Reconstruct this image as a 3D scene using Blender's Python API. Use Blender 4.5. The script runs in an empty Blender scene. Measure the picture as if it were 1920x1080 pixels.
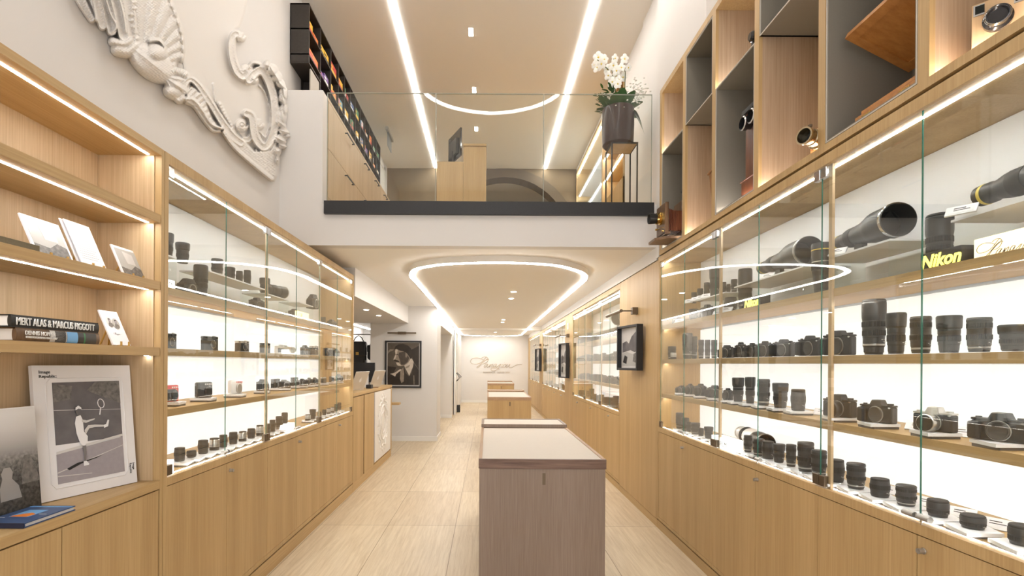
import bpy, math, random
import numpy as np
from mathutils import Matrix, Vector
C = bpy.context.scene
col = C.collection
random.seed(7)
PI = math.pi
# ------------------------------------------------------------------ camera, world, exposure
F, VX, VY, ROLL, H = 958.0, 913.5, 681.5, 0.006, 1.445
cd = bpy.data.cameras.new('camera'); cam = bpy.data.objects.new('camera', cd); col.objects.link(cam)
cd.sensor_width = 36; cd.lens = F/1920*36; cd.clip_start = .02
cd.shift_x = (960-VX)/1920; cd.shift_y = (VY-540)/1920
cam.matrix_world = Matrix.Translation((0, 0, H)) @ Matrix.Rotation(PI/2, 4, 'X') @ Matrix.Rotation(ROLL, 4, 'Z')
C.camera = cam
w = bpy.data.worlds.new('daylight'); C.world = w; w.use_nodes = True
w.node_tree.nodes['Background'].inputs[0].default_value = (.98, .97, .97, 1)
w.node_tree.nodes['Background'].inputs[1].default_value = 1.8
C.view_settings.view_transform = 'Standard'; C.view_settings.look = 'None'
C.view_settings.gamma = 1; C.view_settings.use_curve_mapping = False
C.view_settings.exposure = 0.57
C.cycles.max_bounces = 9; C.cycles.diffuse_bounces = 5; C.cycles.glossy_bounces = 4
C.cycles.transparent_max_bounces = 40; C.cycles.sample_clamp_indirect = 6
S_STRIP, S_OVAL, S_BACK = 36.0, 30.0, .46     # radiance of LED strips, ceiling ovals, backlit boards

def der(x, y):                       # photo pixel -> ray slopes (right, up) per metre ahead
    dx, dy = x-VX, y-VY
    return (dx+ROLL*dy)/F, -(dy-ROLL*dx)/F
def atX(x, y, X):
    a, b = der(x, y); Y = X/a; return Vector((X, Y, H+b*Y))
def atY(x, y, Y):
    a, b = der(x, y); return Vector((a*Y, Y, H+b*Y))
def atZ(x, y, Z):
    a, b = der(x, y); Y = (Z-H)/b; return Vector((a*Y, Y, Z))

# ------------------------------------------------------------------ materials
MATS = {}
def newmat(name):
    m = bpy.data.materials.new(name); m.use_nodes = True; MATS[name] = m
    return m, m.node_tree.nodes, m.node_tree.links, m.node_tree.nodes['Principled BSDF']
def plain(name, c, rough=.5, metal=0, spec=.5, noise=0, nscale=40, bump=0, coat=0, nvec=(1, 1, 1)):
    m, N, L, B = newmat(name)
    B.inputs['Base Color'].default_value = (*c, 1); B.inputs['Roughness'].default_value = rough
    B.inputs['Metallic'].default_value = metal; B.inputs['Specular IOR Level'].default_value = spec
    B.inputs['Coat Weight'].default_value = coat
    if noise or bump:
        tc = N.new('ShaderNodeTexCoord'); mp = N.new('ShaderNodeMapping'); mp.inputs['Scale'].default_value = nvec
        nz = N.new('ShaderNodeTexNoise'); nz.inputs['Scale'].default_value = nscale; nz.inputs['Detail'].default_value = 4
        L.new(tc.outputs['Object'], mp.inputs[0]); L.new(mp.outputs[0], nz.inputs['Vector'])
        if noise:
            mx = N.new('ShaderNodeMix'); mx.data_type = 'RGBA'
            mx.inputs[6].default_value = (*[v*(1-noise) for v in c], 1); mx.inputs[7].default_value = (*[min(1, v*(1+noise)) for v in c], 1)
            L.new(nz.outputs['Fac'], mx.inputs[0]); L.new(mx.outputs[2], B.inputs['Base Color'])
        if bump:
            bp = N.new('ShaderNodeBump'); bp.inputs['Strength'].default_value = bump; bp.inputs['Distance'].default_value = .002
            L.new(nz.outputs['Fac'], bp.inputs['Height']); L.new(bp.outputs[0], B.inputs['Normal'])
    return m
def wood(name, c1, c2, scale=(120, 120, 2.2), rough=.5, c3=None):
    m, N, L, B = newmat(name)
    tc = N.new('ShaderNodeTexCoord'); mp = N.new('ShaderNodeMapping'); mp.inputs['Scale'].default_value = scale
    nz = N.new('ShaderNodeTexNoise'); nz.inputs['Scale'].default_value = 1; nz.inputs['Detail'].default_value = 6; nz.inputs['Roughness'].default_value = .65
    mp2 = N.new('ShaderNodeMapping'); mp2.inputs['Scale'].default_value = tuple(s*.06 for s in scale)
    n2 = N.new('ShaderNodeTexNoise'); n2.inputs['Scale'].default_value = 1; n2.inputs['Detail'].default_value = 2
    cr = N.new('ShaderNodeValToRGB'); cr.color_ramp.elements[0].position = .33; cr.color_ramp.elements[1].position = .68
    cr.color_ramp.elements[0].color = (*c1, 1); cr.color_ramp.elements[1].color = (*c2, 1)
    mx = N.new('ShaderNodeMix'); mx.data_type = 'RGBA'; mx.blend_type = 'MULTIPLY'
    cr2 = N.new('ShaderNodeValToRGB'); cr2.color_ramp.elements[0].position = .35; cr2.color_ramp.elements[1].position = .65
    k = c3 or (.86, .84, .8); cr2.color_ramp.elements[0].color = (*k, 1); cr2.color_ramp.elements[1].color = (1, 1, 1, 1)
    L.new(tc.outputs['Object'], mp.inputs[0]); L.new(mp.outputs[0], nz.inputs['Vector']); L.new(nz.outputs['Fac'], cr.inputs[0])
    L.new(tc.outputs['Object'], mp2.inputs[0]); L.new(mp2.outputs[0], n2.inputs['Vector']); L.new(n2.outputs['Fac'], cr2.inputs[0])
    mx.inputs[0].default_value = 1; L.new(cr.outputs[0], mx.inputs[6]); L.new(cr2.outputs[0], mx.inputs[7])
    L.new(mx.outputs[2], B.inputs['Base Color']); B.inputs['Roughness'].default_value = rough
    bp = N.new('ShaderNodeBump'); bp.inputs['Strength'].default_value = .12; bp.inputs['Distance'].default_value = .001
    L.new(nz.outputs['Fac'], bp.inputs['Height']); L.new(bp.outputs[0], B.inputs['Normal'])
    return m
def emit(name, c, s):
    m, N, L, B = newmat(name)
    B.inputs['Base Color'].default_value = (*c, 1); B.inputs['Emission Color'].default_value = (*c, 1)
    B.inputs['Emission Strength'].default_value = s
    return m
def glassmat(name, tint, ior=1.5):
    m, N, L, B = newmat(name); N.remove(B)
    out = N['Material Output']; tr = N.new('ShaderNodeBsdfTransparent'); tr.inputs[0].default_value = (*tint, 1)
    gl = N.new('ShaderNodeBsdfGlossy'); gl.inputs['Roughness'].default_value = 0; gl.inputs[0].default_value = (1, 1, 1, 1)
    fr = N.new('ShaderNodeFresnel'); ge = N.new('ShaderNodeNewGeometry'); mr = N.new('ShaderNodeMapRange')   # same reflectance from both sides of the pane
    mr.inputs[3].default_value = ior; mr.inputs[4].default_value = 1/ior; L.new(ge.outputs['Backfacing'], mr.inputs[0]); L.new(mr.outputs[0], fr.inputs[0])
    mx = N.new('ShaderNodeMixShader'); L.new(fr.outputs[0], mx.inputs[0]); L.new(tr.outputs[0], mx.inputs[1]); L.new(gl.outputs[0], mx.inputs[2])
    L.new(mx.outputs[0], out.inputs['Surface'])
    return m
plain('paint', (.73, .71, .69), .65, noise=.02, nscale=3, bump=.03)
plain('ceiling_paint', (.88, .86, .825), .7)
plain('plaster', (.78, .75, .715), .6, bump=.15, nscale=60)
plain('white', (.82, .81, .79), .5)
plain('board', (.84, .84, .85), .5)
wood('oak', (.475, .315, .14), (.575, .40, .195))
wood('oak_h', (.475, .315, .14), (.575, .40, .195), scale=(120, 2.2, 120))
wood('oak_light', (.50, .355, .205), (.64, .48, .30))
wood('oak_x', (.475, .315, .14), (.575, .40, .195), scale=(1.6, 70, 70))
wood('ash_grey', (.235, .17, .13), (.305, .232, .185), scale=(130, 130, 3.5), c3=(.93, .92, .9))
wood('oak_pink', (.45, .32, .21), (.57, .43, .30))
wood('walnut_lip', (.10, .055, .04), (.25, .155, .115), scale=(2.5, 60, 45))
wood('oak_rim', (.36, .22, .13), (.50, .33, .2), scale=(60, 2, 60))
wood('mahogany', (.09, .025, .012), (.22, .07, .03), scale=(12, 12, 3), rough=.3)
wood('old_wood', (.10, .055, .03), (.22, .13, .07), scale=(30, 30, 4), rough=.35)
wood('honey_wood', (.42, .17, .04), (.56, .26, .07), scale=(3, 40, 40), rough=.4)
wood('pale_wood', (.55, .36, .19), (.68, .48, .27), scale=(30, 30, 2))
plain('leather', (.64, .58, .51), .7, noise=.05, nscale=120)
plain('grey_felt', (.225, .20, .16), .8, noise=.05, nscale=200)
plain('greige', (.52, .48, .42), .6)
plain('black_metal', (.012, .012, .013), .35, noise=.3, nscale=300)
plain('black_paint', (.02, .02, .022), .5)
plain('beam_black', (.022, .022, .024), .45, noise=.35, nscale=150)
plain('shelf_black', (.035, .028, .023), .55, noise=.3, nscale=60)
plain('dark_grey', (.06, .055, .05), .5)
plain('lens_black', (.032, .031, .03), .42, spec=.6)
plain('lens_rubber', (.022, .021, .02), .65)
plain('lens_gloss', (.015, .015, .017), .12, coat=.6)
plain('front_glass', (.012, .014, .012), .15, spec=.35)
plain('cam_black', (.026, .026, .027), .38, spec=.6, bump=.1, nscale=400)
plain('cam_leather', (.02, .02, .021), .6, bump=.6, nscale=500)
plain('silver', (.62, .61, .58), .3, metal=.9)
plain('satin', (.45, .44, .42), .35, metal=.8)
plain('chrome', (.75, .75, .75), .12, metal=1)
plain('bronze', (.16, .12, .08), .35, metal=.7)
plain('brass', (.72, .48, .14), .22, metal=1)
plain('easel_brass', (.55, .33, .08), .4, metal=.3)
plain('red', (.60, .03, .02), .4); plain('yellow', (.85, .50, .02), .45); plain('orange', (.80, .22, .02), .4)
plain('blue', (.03, .09, .30), .45); plain('green', (.05, .22, .08), .5); plain('sky', (.18, .42, .75), .5)
plain('cyanish', (.10, .30, .42), .5); plain('pinkish', (.75, .30, .30), .5); plain('purple', (.16, .06, .3), .5)
plain('cover_blue', (.035, .075, .19), .4); plain('navy', (.015, .02, .05), .5)
plain('pages', (.72, .70, .67), .8, noise=.12, nscale=3, nvec=(1, 1, 260))
plain('print_white', (.82, .81, .82), .35); plain('card', (.86, .85, .88), .5)
plain('ink', (.015, .014, .013), .5); plain('ink_grey', (.18, .17, .17), .6)
plain('photo_sky', (.45, .44, .42), .35); plain('photo_mid', (.13, .12, .125), .3, noise=.5, nscale=14)
plain('photo_dark', (.035, .033, .032), .3, noise=.9, nscale=30); plain('photo_light', (.62, .60, .58), .35, noise=.1, nscale=20)
plain('photo_speck', (.16, .15, .14), .4, noise=1, nscale=70); plain('court', (.34, .31, .33), .35, noise=.12, nscale=60)
plain('brown_leather', (.20, .09, .03), .45); plain('cork', (.45, .28, .10), .5)
plain('pot', (.035, .013, .010), .3, spec=.3, coat=.1, bump=.5, nscale=6, nvec=(1, 1, 9))
plain('leaf', (.035, .11, .025), .4, noise=.3, nscale=10); plain('stem_green', (.06, .09, .03), .5)
plain('petal', (.86, .85, .80), .5); plain('petal_yellow', (.75, .58, .12), .5)
plain('concrete', (.20, .145, .085), .85, noise=.28, nscale=5, bump=1, coat=0)
plain('arch_stone', (.13, .095, .06), .85, noise=.2, nscale=8, bump=1)
plain('acrylic', (.86, .87, .90), .25); plain('alu', (.72, .70, .67), .35, metal=.6)
plain('lavender_tip', (.6, .55, .62), .5)
glassmat('glass', (.965, .985, .975)); glassmat('glass_back', (.9, .95, .93))
plain('glass_edge', (.04, .20, .15), .2)
emit('led', (1, .985, .965), S_STRIP); emit('led_soft', (1, .97, .93), 9); emit('led_oval', (1, .965, .915), S_OVAL); emit('led_high', (1, .965, .915), 22); emit('led_spot', (1, .93, .82), 20)
emit('lightbox', (1, .98, .95), 1.5); emit('backlit', (.73, .735, .75), S_BACK*1.4); emit('yellow_sign', (1, .85, .12), 2.2)
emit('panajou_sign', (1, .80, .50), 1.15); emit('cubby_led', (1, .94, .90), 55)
def floor_mat():
    m, N, L, B = newmat('travertine')
    tc = N.new('ShaderNodeTexCoord'); mp = N.new('ShaderNodeMapping'); mp.inputs['Location'].default_value = (.873-.6*4, -4.546+1.2*10, 0)
    L.new(tc.outputs['Object'], mp.inputs[0])
    br = N.new('ShaderNodeTexBrick'); br.offset = 0; br.inputs['Scale'].default_value = 1
    br.inputs['Brick Width'].default_value = .6; br.inputs['Row Height'].default_value = 1.2; br.inputs['Mortar Size'].default_value = .0028
    br.inputs['Color1'].default_value = (.56, .455, .315, 1); br.inputs['Color2'].default_value = (.64, .54, .39, 1); br.inputs['Mortar'].default_value = (.30, .22, .13, 1)
    L.new(mp.outputs[0], br.inputs['Vector'])
    m2 = N.new('ShaderNodeMapping'); m2.inputs['Scale'].default_value = (42, 2.2, 1); m2.inputs['Rotation'].default_value = (0, 0, .12)
    L.new(tc.outputs['Object'], m2.inputs[0])
    nz = N.new('ShaderNodeTexNoise'); nz.inputs['Scale'].default_value = 1; nz.inputs['Detail'].default_value = 8; nz.inputs['Roughness'].default_value = .7; nz.inputs['Distortion'].default_value = .6
    L.new(m2.outputs[0], nz.inputs['Vector'])
    cr = N.new('ShaderNodeValToRGB'); cr.color_ramp.elements[0].position = .3; cr.color_ramp.elements[1].position = .62
    cr.color_ramp.elements[0].color = (.80, .74, .66, 1); cr.color_ramp.elements[1].color = (1.06, 1.06, 1.06, 1)
    L.new(nz.outputs['Fac'], cr.inputs[0])
    mx = N.new('ShaderNodeMix'); mx.data_type = 'RGBA'; mx.blend_type = 'MULTIPLY'; mx.inputs[0].default_value = 1
    L.new(br.outputs[0], mx.inputs[6]); L.new(cr.outputs[0], mx.inputs[7]); L.new(mx.outputs[2], B.inputs['Base Color'])
    B.inputs['Roughness'].default_value = .42
floor_mat()

# ------------------------------------------------------------------ mesh builder
class MB:
    def __init__(s): s.v = []; s.f = []; s.M = None
    def add(s, vs, fs):
        o = len(s.v)
        if s.M is not None: vs = [tuple(s.M @ Vector(p)) for p in vs]
        s.v += [tuple(p) for p in vs]; s.f += [[i+o for i in f] for f in fs]; return s
    def box(s, x0, x1, y0, y1, z0, z1):
        x0, x1 = min(x0, x1), max(x0, x1); y0, y1 = min(y0, y1), max(y0, y1); z0, z1 = min(z0, z1), max(z0, z1)
        return s.add([(x0, y0, z0), (x1, y0, z0), (x1, y1, z0), (x0, y1, z0), (x0, y0, z1), (x1, y0, z1), (x1, y1, z1), (x0, y1, z1)],
                     [(0, 3, 2, 1), (4, 5, 6, 7), (0, 1, 5, 4), (1, 2, 6, 5), (2, 3, 7, 6), (3, 0, 4, 7)])
    def lathe(s, prof, n=24, M=None, ring=False):
        if ring: prof = list(prof)+[prof[0]]
        vs = []; fs = []; k = len(prof)
        for (r, z) in prof:
            for i in range(n):
                a = 2*PI*i/n; vs.append((r*math.cos(a), r*math.sin(a), z))
        for j in range(k-1):
            for i in range(n):
                i2 = (i+1) % n; fs.append((j*n+i, j*n+i2, (j+1)*n+i2, (j+1)*n+i))
        if not ring: fs.append(tuple(reversed(range(n)))); fs.append(tuple((k-1)*n+i for i in range(n)))
        if M is not None: vs = [tuple(M @ Vector(p)) for p in vs]
        return s.add(vs, fs)
    def cyl(s, a, b, r, n=12, r2=None):
        a, b = Vector(a), Vector(b); d = b-a
        M = Matrix.Translation(a) @ d.to_track_quat('Z', 'Y').to_matrix().to_4x4()
        return s.lathe([(r, 0), (r if r2 is None else r2, d.length)], n, M)
    def tube(s, pts, r, n=8, closed=False):
        pts = [Vector(p) for p in pts]; m = len(pts); vs = []; fs = []
        up = Vector((0, 0, 1))
        for i, p in enumerate(pts):
            if closed: t = pts[(i+1) % m]-pts[i-1]
            else: t = pts[min(i+1, m-1)]-pts[max(i-1, 0)]
            t.normalize(); u = up if abs(t.dot(up)) < .95 else Vector((1, 0, 0))
            a = t.cross(u).normalized(); b = t.cross(a).normalized(); rr = r[i] if isinstance(r, (list, tuple)) else r
            for k in range(n):
                q = 2*PI*k/n; vs.append(p+a*math.cos(q)*rr+b*math.sin(q)*rr)
        for i in range(m if closed else m-1):
            j = (i+1) % m
            for k in range(n): k2 = (k+1) % n; fs.append((i*n+k, j*n+k, j*n+k2, i*n+k2))
        if not closed: fs += [tuple(range(n)), tuple(reversed([(m-1)*n+k for k in range(n)]))]
        return s.add(vs, fs)
    def prism(s, poly, z0, z1, M=None):     # poly in local xy, extruded z
        n = len(poly); vs = [(x, y, z0) for x, y in poly]+[(x, y, z1) for x, y in poly]
        fs = [tuple(reversed(range(n))), tuple(range(n, 2*n))]+[(i, (i+1) % n, (i+1) % n+n, i+n) for i in range(n)]
        if M is not None: vs = [tuple(M @ Vector(p)) for p in vs]
        return s.add(vs, fs)
    def ball(s, c, r, n=10, sc=(1, 1, 1), M=None):
        prof = [(max(1e-4, r*math.sin(PI*i/n)), -r*math.cos(PI*i/n)) for i in range(n+1)]
        T = Matrix.Translation(c) @ (M or Matrix.Identity(4)) @ Matrix.Diagonal((*sc, 1))
        return s.lathe(prof, n+4, T)
def tag(o, label=None, cat=None, group=None, kind=None):
    if label: o['label'] = label
    if cat: o['category'] = cat
    if group: o['group'] = group
    if kind: o['kind'] = kind
    return o
def obj(name, mb, mat, parent=None, bevel=0, smooth=False, loc=None):
    me = mb if isinstance(mb, bpy.types.Mesh) else None
    if me is None:
        me = bpy.data.meshes.new(name); me.from_pydata(mb.v, [], mb.f); me.update()
        me.materials.append(MATS[mat])
        if smooth:
            me.shade_smooth() if hasattr(me, 'shade_smooth') else None
            try: me.set_sharp_from_angle(angle=math.radians(35))
            except Exception: pass
    o = bpy.data.objects.new(name, me); col.objects.link(o)
    if parent: o.parent = parent
    if loc is not None: o.location = loc
    if bevel:
        b = o.modifiers.new('edge', 'BEVEL'); b.width = bevel; b.segments = 2; b.limit_method = 'ANGLE'
    return o
def thing(name, label, cat, loc=(0, 0, 0), rz=0, group=None):
    o = bpy.data.objects.new(name, None); col.objects.link(o); o.location = loc; o.rotation_euler = (0, 0, rz)
    o.empty_display_size = .05
    return tag(o, label, cat, group)
def struct(name, mb, mat, **k): return tag(obj(name, mb, mat, **k), kind='structure')
def one(name, mb, mat, label, cat, group=None, **k): return tag(obj(name, mb, mat, **k), label, cat, group)
def dup(root, loc, rz=0, scale=None, label=None, group=None, cat=None):
    r = root.copy(); col.objects.link(r); r.location = loc; r.rotation_euler = (0, 0, rz)
    if scale: r.scale = scale
    tag(r, label, cat, group)
    for ch in list(root.children):
        c = ch.copy(); col.objects.link(c); c.parent = r
        for g in list(ch.children):
            d = g.copy(); col.objects.link(d); d.parent = c
    return r
def text_mesh(txt, size, ext=.0005, bold=0, shear=0, align='CENTER', sx=1, fit=None):
    cu = bpy.data.curves.new('lettering', 'FONT'); cu.body = txt; cu.size = size; cu.extrude = ext; cu.offset = bold; cu.shear = shear
    cu.align_x = align; cu.resolution_u = 3
    o = bpy.data.objects.new('lettering', cu); col.objects.link(o); o.scale = (1, 1, 1)
    dg = bpy.context.evaluated_depsgraph_get(); me = bpy.data.meshes.new_from_object(o.evaluated_get(dg))
    bpy.data.objects.remove(o)
    if fit: xs = [v.co.x for v in me.vertices]; sx = fit/(max(xs)-min(xs))
    if sx != 1: me.transform(Matrix.Diagonal((sx, 1, 1, 1)))
    return me
def text(name, txt, size, mat, M, parent=None, **k):
    me = text_mesh(txt, size, **k); me.materials.clear(); me.materials.append(MATS[mat])
    for p in me.polygons: p.material_index = 0
    me.transform(M); me.name = name
    o = bpy.data.objects.new(name, me); col.objects.link(o)
    if parent: o.parent = parent
    return o
def frame_m(o, u, v):                       # matrix with local x->u, y->v, z->u x v, origin o
    u, v = Vector(u).normalized(), Vector(v).normalized(); n = u.cross(v)
    return Matrix(((u.x, v.x, n.x, o[0]), (u.y, v.y, n.y, o[1]), (u.z, v.z, n.z, o[2]), (0, 0, 0, 1)))
ORD = ['zeroth', 'first', 'second', 'third', 'fourth', 'fifth', 'sixth', 'seventh', 'eighth', 'ninth', 'tenth', 'eleventh', 'twelfth', 'thirteenth',
       'fourteenth', 'fifteenth', 'sixteenth', 'seventeenth', 'eighteenth', 'nineteenth', 'twentieth', 'twenty-first', 'twenty-second', 'twenty-third', 'twenty-fourth', 'twenty-fifth',
       'twenty-sixth', 'twenty-seventh', 'twenty-eighth', 'twenty-ninth', 'thirtieth']
# ------------------------------------------------------------------ setting
XL, XR = -1.482, 1.513
XW = -1.88                                    # left wall plane
ZC, ZU, ZM = 2.50, 5.065, 2.885               # shop ceiling, high ceiling, mezzanine floor
struct('floor', MB().box(-3.4, 2.1, -1.6, 19.1, -.1, 0), 'travertine')
struct('wall_left', MB().box(-2.05, XW, -1.6, 5.66, 0, ZU+.1).box(-2.05, XW, 5.66, 9.6, 2.52, ZU+.1), 'paint')
struct('wall_right', MB().box(1.93, 2.1, -1.6, 19.1, 0, 2.6).box(1.93, 2.1, -1.6, 3.56, 2.6, ZU+.1), 'paint')
struct('wall_right_upper', MB().box(1.516, 2.1, 3.57, 4.6, 3.85, ZU+.1).box(1.516, 2.1, 4.53, 4.6, 2.4, 3.85).box(1.625, 2.1, 4.6, 5.4, ZM, ZU+.1).box(1.645, 2.1, 5.4, 6.16, ZM, ZU+.1).box(2.01, 2.1, 6.16, 9.6, ZM, ZU+.1).box(1.64, 2.01, 6.16, 9.6, 5.0, ZU), 'paint')
struct('ceiling_upper', MB().box(-2.05, 2.1, -1.6, 9.6, ZU, ZU+.1), 'ceiling_paint')
struct('wall_balcony', MB().box(XW, 1.516, 4.6, 4.72, ZC, ZM-.005).box(XW, -1.493, 4.6, 4.72, ZM-.005, 3.896), 'paint')
struct('ceiling_lower', MB().box(-3.4, 2.1, 4.72, 19.1, ZC, ZC+.1), 'ceiling_paint')
struct('floor_mezzanine', MB().box(XW, 1.645, 4.72, 9.6, ZC+.1, ZM), 'oak_h')
struct('trim_balcony_edge', MB().box(-1.469, 1.484, 4.565, 4.6, 2.777, 2.893).box(-1.469, 1.484, 4.6, 4.75, 2.886, 2.893), 'beam_black')
struct('wall_back', MB().box(-1.4, 2.1, 18.9, 19.1, 0, 2.6), 'paint')
struct('wall_pier', MB().box(-2.17, -.93, 9.48, 10.2, 0, ZC), 'paint')
struct('wall_recess', MB().box(-1.75, -.93, 13.5, 13.66, 0, ZC).box(-1.2, -.93, 10.2, 13.5, 2.2, ZC).box(-1.75, -1.6, 10.2, 13.5, 0, 2.5), 'paint')
struct('wall_corridor', MB().box(-1.2, -.95, 14.35, 18.95, 0, ZC).box(-1.5, -1.3, 13.6, 14.4, 0, ZC), 'paint')
struct('wall_office_left', MB().box(-3.4, -3.2, 4.6, 13.4, 0, 2.6), 'paint')
struct('wall_office_back', MB().box(-3.4, -2.0, 13.2, 13.4, 0, 2.6), 'paint')
struct('wall_office_side', MB().box(-2.17, -2.02, 10.2, 13.2, 0, 2.6), 'paint')
struct('wall_office_front', MB().box(-3.4, -2.05, 5.5, 5.66, 0, 2.6), 'paint')
struct('ceiling_office', MB().box(-3.3, -1.47, 5.67, 9.48, 2.183, ZC).box(-3.3, -2.1, 9.48, 13.2, 2.3, ZC), 'paint')
struct('trim_ceiling_beam', MB().box(-.95, 1.93, 14.42, 14.68, 2.39, ZC), 'ceiling_paint')
struct('trim_cornice', MB().box(1.52, 1.93, 4.6, 18.9, 2.385, ZC), 'paint')
struct('baseboard_pier', MB().box(-2.17, -.918, 9.465, 9.48, 0, .085).box(-.93, -.918, 9.48, 10.2, 0, .085), 'white')
struct('baseboard_back', MB().box(-.95, 1.5, 18.885, 18.9, 0, .085), 'white')
struct('baseboard_recess', MB().box(-1.6, -.93, 13.485, 13.5, 0, .085), 'white')
# shop front behind the photographer: glazed, daylight comes in here
struct('wall_front', MB().box(-2.05, -1.75, -1.75, -1.6, 0, ZU+.1).box(1.75, 2.1, -1.75, -1.6, 0, ZU+.1).box(-1.75, 1.75, -1.75, -1.6, 4.5, ZU+.1).box(-1.75, 1.75, -1.75, -1.6, 0, .25), 'paint')
struct('window_1', MB().box(-1.75, -1.68, -1.72, -1.64, .25, 4.5).box(1.68, 1.75, -1.72, -1.64, .25, 4.5).box(-.04, .04, -1.72, -1.64, .25, 4.5).box(-1.68, 1.68, -1.72, -1.64, 2.6, 2.7), 'black_paint')
# mezzanine back wall with its stone arch
AC, AR, AZ = .31, 1.22, 3.69
def arch_wall():
    y0, y1 = 9.5, 9.8; m = MB(); n = 26
    pts = [(AC-AR*math.cos(PI*i/n), AZ+AR*math.sin(PI*i/n)) for i in range(n+1)]
    for i in range(n):
        (xa, za), (xb, zb) = pts[i], pts[i+1]
        m.add([(xa, y0, za), (xb, y0, zb), (xb, y0, ZU), (xa, y0, ZU), (xa, y1, za), (xb, y1, zb), (xb, y1, ZU), (xa, y1, ZU)], [(0, 1, 2, 3), (4, 7, 6, 5), (0, 4, 5, 1)])
    return m.box(XW, AC-AR, y0, y1, 2.6, ZU).box(AC+AR, 2.0, y0, y1, 2.6, ZU)
struct('wall_mezzanine_back', arch_wall(), 'concrete')
arch = MB(); n = 26
for i in range(n):
    a0, a1 = PI*i/n, PI*(i+1)/n
    P = lambda a, k: (AC-(AR+k)*math.cos(a), AZ+(AR+k)*math.sin(a))
    (ax, az), (bx, bz), (cx, cz), (dx, dz) = P(a0, -.01), P(a1, -.01), P(a1, .16), P(a0, .16)
    arch.add([(ax, 9.465, az), (bx, 9.465, bz), (cx, 9.48, cz), (dx, 9.48, dz), (ax, 9.79, az), (bx, 9.79, bz), (cx, 9.5, cz), (dx, 9.5, dz)], [(0, 1, 2, 3), (0, 4, 5, 1), (3, 2, 6, 7)])
tag(obj('trim_arch', arch, 'arch_stone'), kind='structure')
struct('wall_behind_arch', MB().box(XW, 1.645, 11.2, 11.3, 2.6, 5.2).box(XW, 1.645, 9.8, 11.3, 4.9, 5.0).box(XW-.05, XW, 9.5, 11.3, 2.6, 5).box(1.645, 1.7, 9.5, 11.3, 2.6, 5), 'greige')
struct('door_1', MB().box(XW, XW+.03, 8.15, 8.22, ZM, 4.95).box(XW, XW+.03, 9.1, 9.17, ZM, 4.95).box(XW, XW+.03, 8.15, 9.17, 4.88, 4.95).box(XW, XW+.012, 8.22, 9.1, ZM, 4.88), 'white')

# ------------------------------------------------------------------ ceiling ovals and spots
def offset(pts, d):
    out = []; m = len(pts)
    for i, (x, y) in enumerate(pts):
        t = Vector(pts[min(i+1, m-1)])-Vector(pts[max(i-1, 0)]); t.normalize(); out.append((x-t.y*d, y+t.x*d))
    return out
def oval(pts, zb, w=.024, hh=.006):
    A, B = offset(pts, w), offset(pts, -w); vs = []; fs = []
    for a, b in zip(A, B): vs += [(*a, zb), (*b, zb), (*b, zb+hh), (*a, zb+hh)]
    for i in range(len(pts)-1): o = i*4; p = o+4; fs += [(o, o+1, p+1, p), (o+1, o+2, p+2, p+1), (o+3, o, p, p+3)]
    return MB().add(vs, fs)
def smooth_path(ctrl, n=6):
    P = [ctrl[0]]+list(ctrl)+[ctrl[-1]]; out = []
    for i in range(1, len(P)-2):
        for k in range(n):
            t = k/n; p0, p1, p2, p3 = [Vector(q) for q in P[i-1:i+3]]
            out.append(.5*((2*p1)+(p2-p0)*t+(2*p0-5*p1+4*p2-p3)*t*t+(3*p1-p0-3*p2+p3)*t**3))
    out.append(Vector(P[-1])); return [tuple(q) for q in out]
near = [(-.87, 14.42), (-.87, 10), (-.87, 6.9), (-.87, 6.2), (-.87, 5.85), (-.775, 5.45), (-.615, 5.25), (-.38, 5.11), (.12, 5.025), (.62, 5.12), (.87, 5.34), (1.05, 5.62), (1.13, 5.95), (1.145, 6.5), (1.145, 10), (1.145, 14.42)]
P = smooth_path(near); OUT = -.03
t = thing('ceiling_light', 'long rounded light ring dropped under the low ceiling before the beam', 'ceiling light', (0, 0, 0))
obj('panel', MB().prism(offset(P, OUT)[::-1], 2.44, ZC), 'ceiling_paint', t)
obj('light_strip', oval(P, 2.433), 'led_oval', t)
farp = smooth_path([(-.865, 14.68), (-.865, 16.5), (-.85, 17.75), (-.55, 18.25), (.15, 18.45), (.85, 18.25), (1.15, 17.75), (1.16, 16.5), (1.16, 14.68)])
t = thing('ceiling_light', 'short rounded light ring at the back wall beyond the ceiling beam', 'ceiling light', (0, 0, 0))
obj('panel', MB().prism(offset(farp, -OUT), 2.44, ZC), 'ceiling_paint', t); obj('light_strip', oval(farp, 2.433), 'led_oval', t)
upp = smooth_path([(-.972, 9.46), (-.972, 6), (-.972, 3.5), (-.95, 2.7), (-.82, 2.25), (-.5, 1.93), (.04, 1.78), (.57, 1.93), (.9, 2.25), (1.03, 2.7), (1.05, 3.5), (1.05, 6), (1.05, 9.46)])
upp = [(x, y) for x, y in upp]
t = thing('ceiling_light', 'long open light loop on the high ceiling above the mezzanine', 'ceiling light', (0, 0, 0))
obj('light_strip', oval(upp, ZU-.008, .027, .008), 'led_high', t)
def downlight(x, y, z, label, r=.035, sq=False):
    t = thing('downlight', label, 'spotlight', (x, y, z), 0, 'recessed downlights')
    if sq: obj('housing', MB().box(-.03, .03, -.075, .075, -.004, 0), 'white', t); obj('lamp', MB().box(-.022, .022, -.065, .065, -.007, -.004), 'led_spot', t)
    else: obj('housing', MB().lathe([(r*1.3, -.004), (r*1.3, 0)], 20), 'white', t); obj('lamp', MB().lathe([(r, -.008), (r, -.004)], 20), 'led_spot', t)
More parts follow.
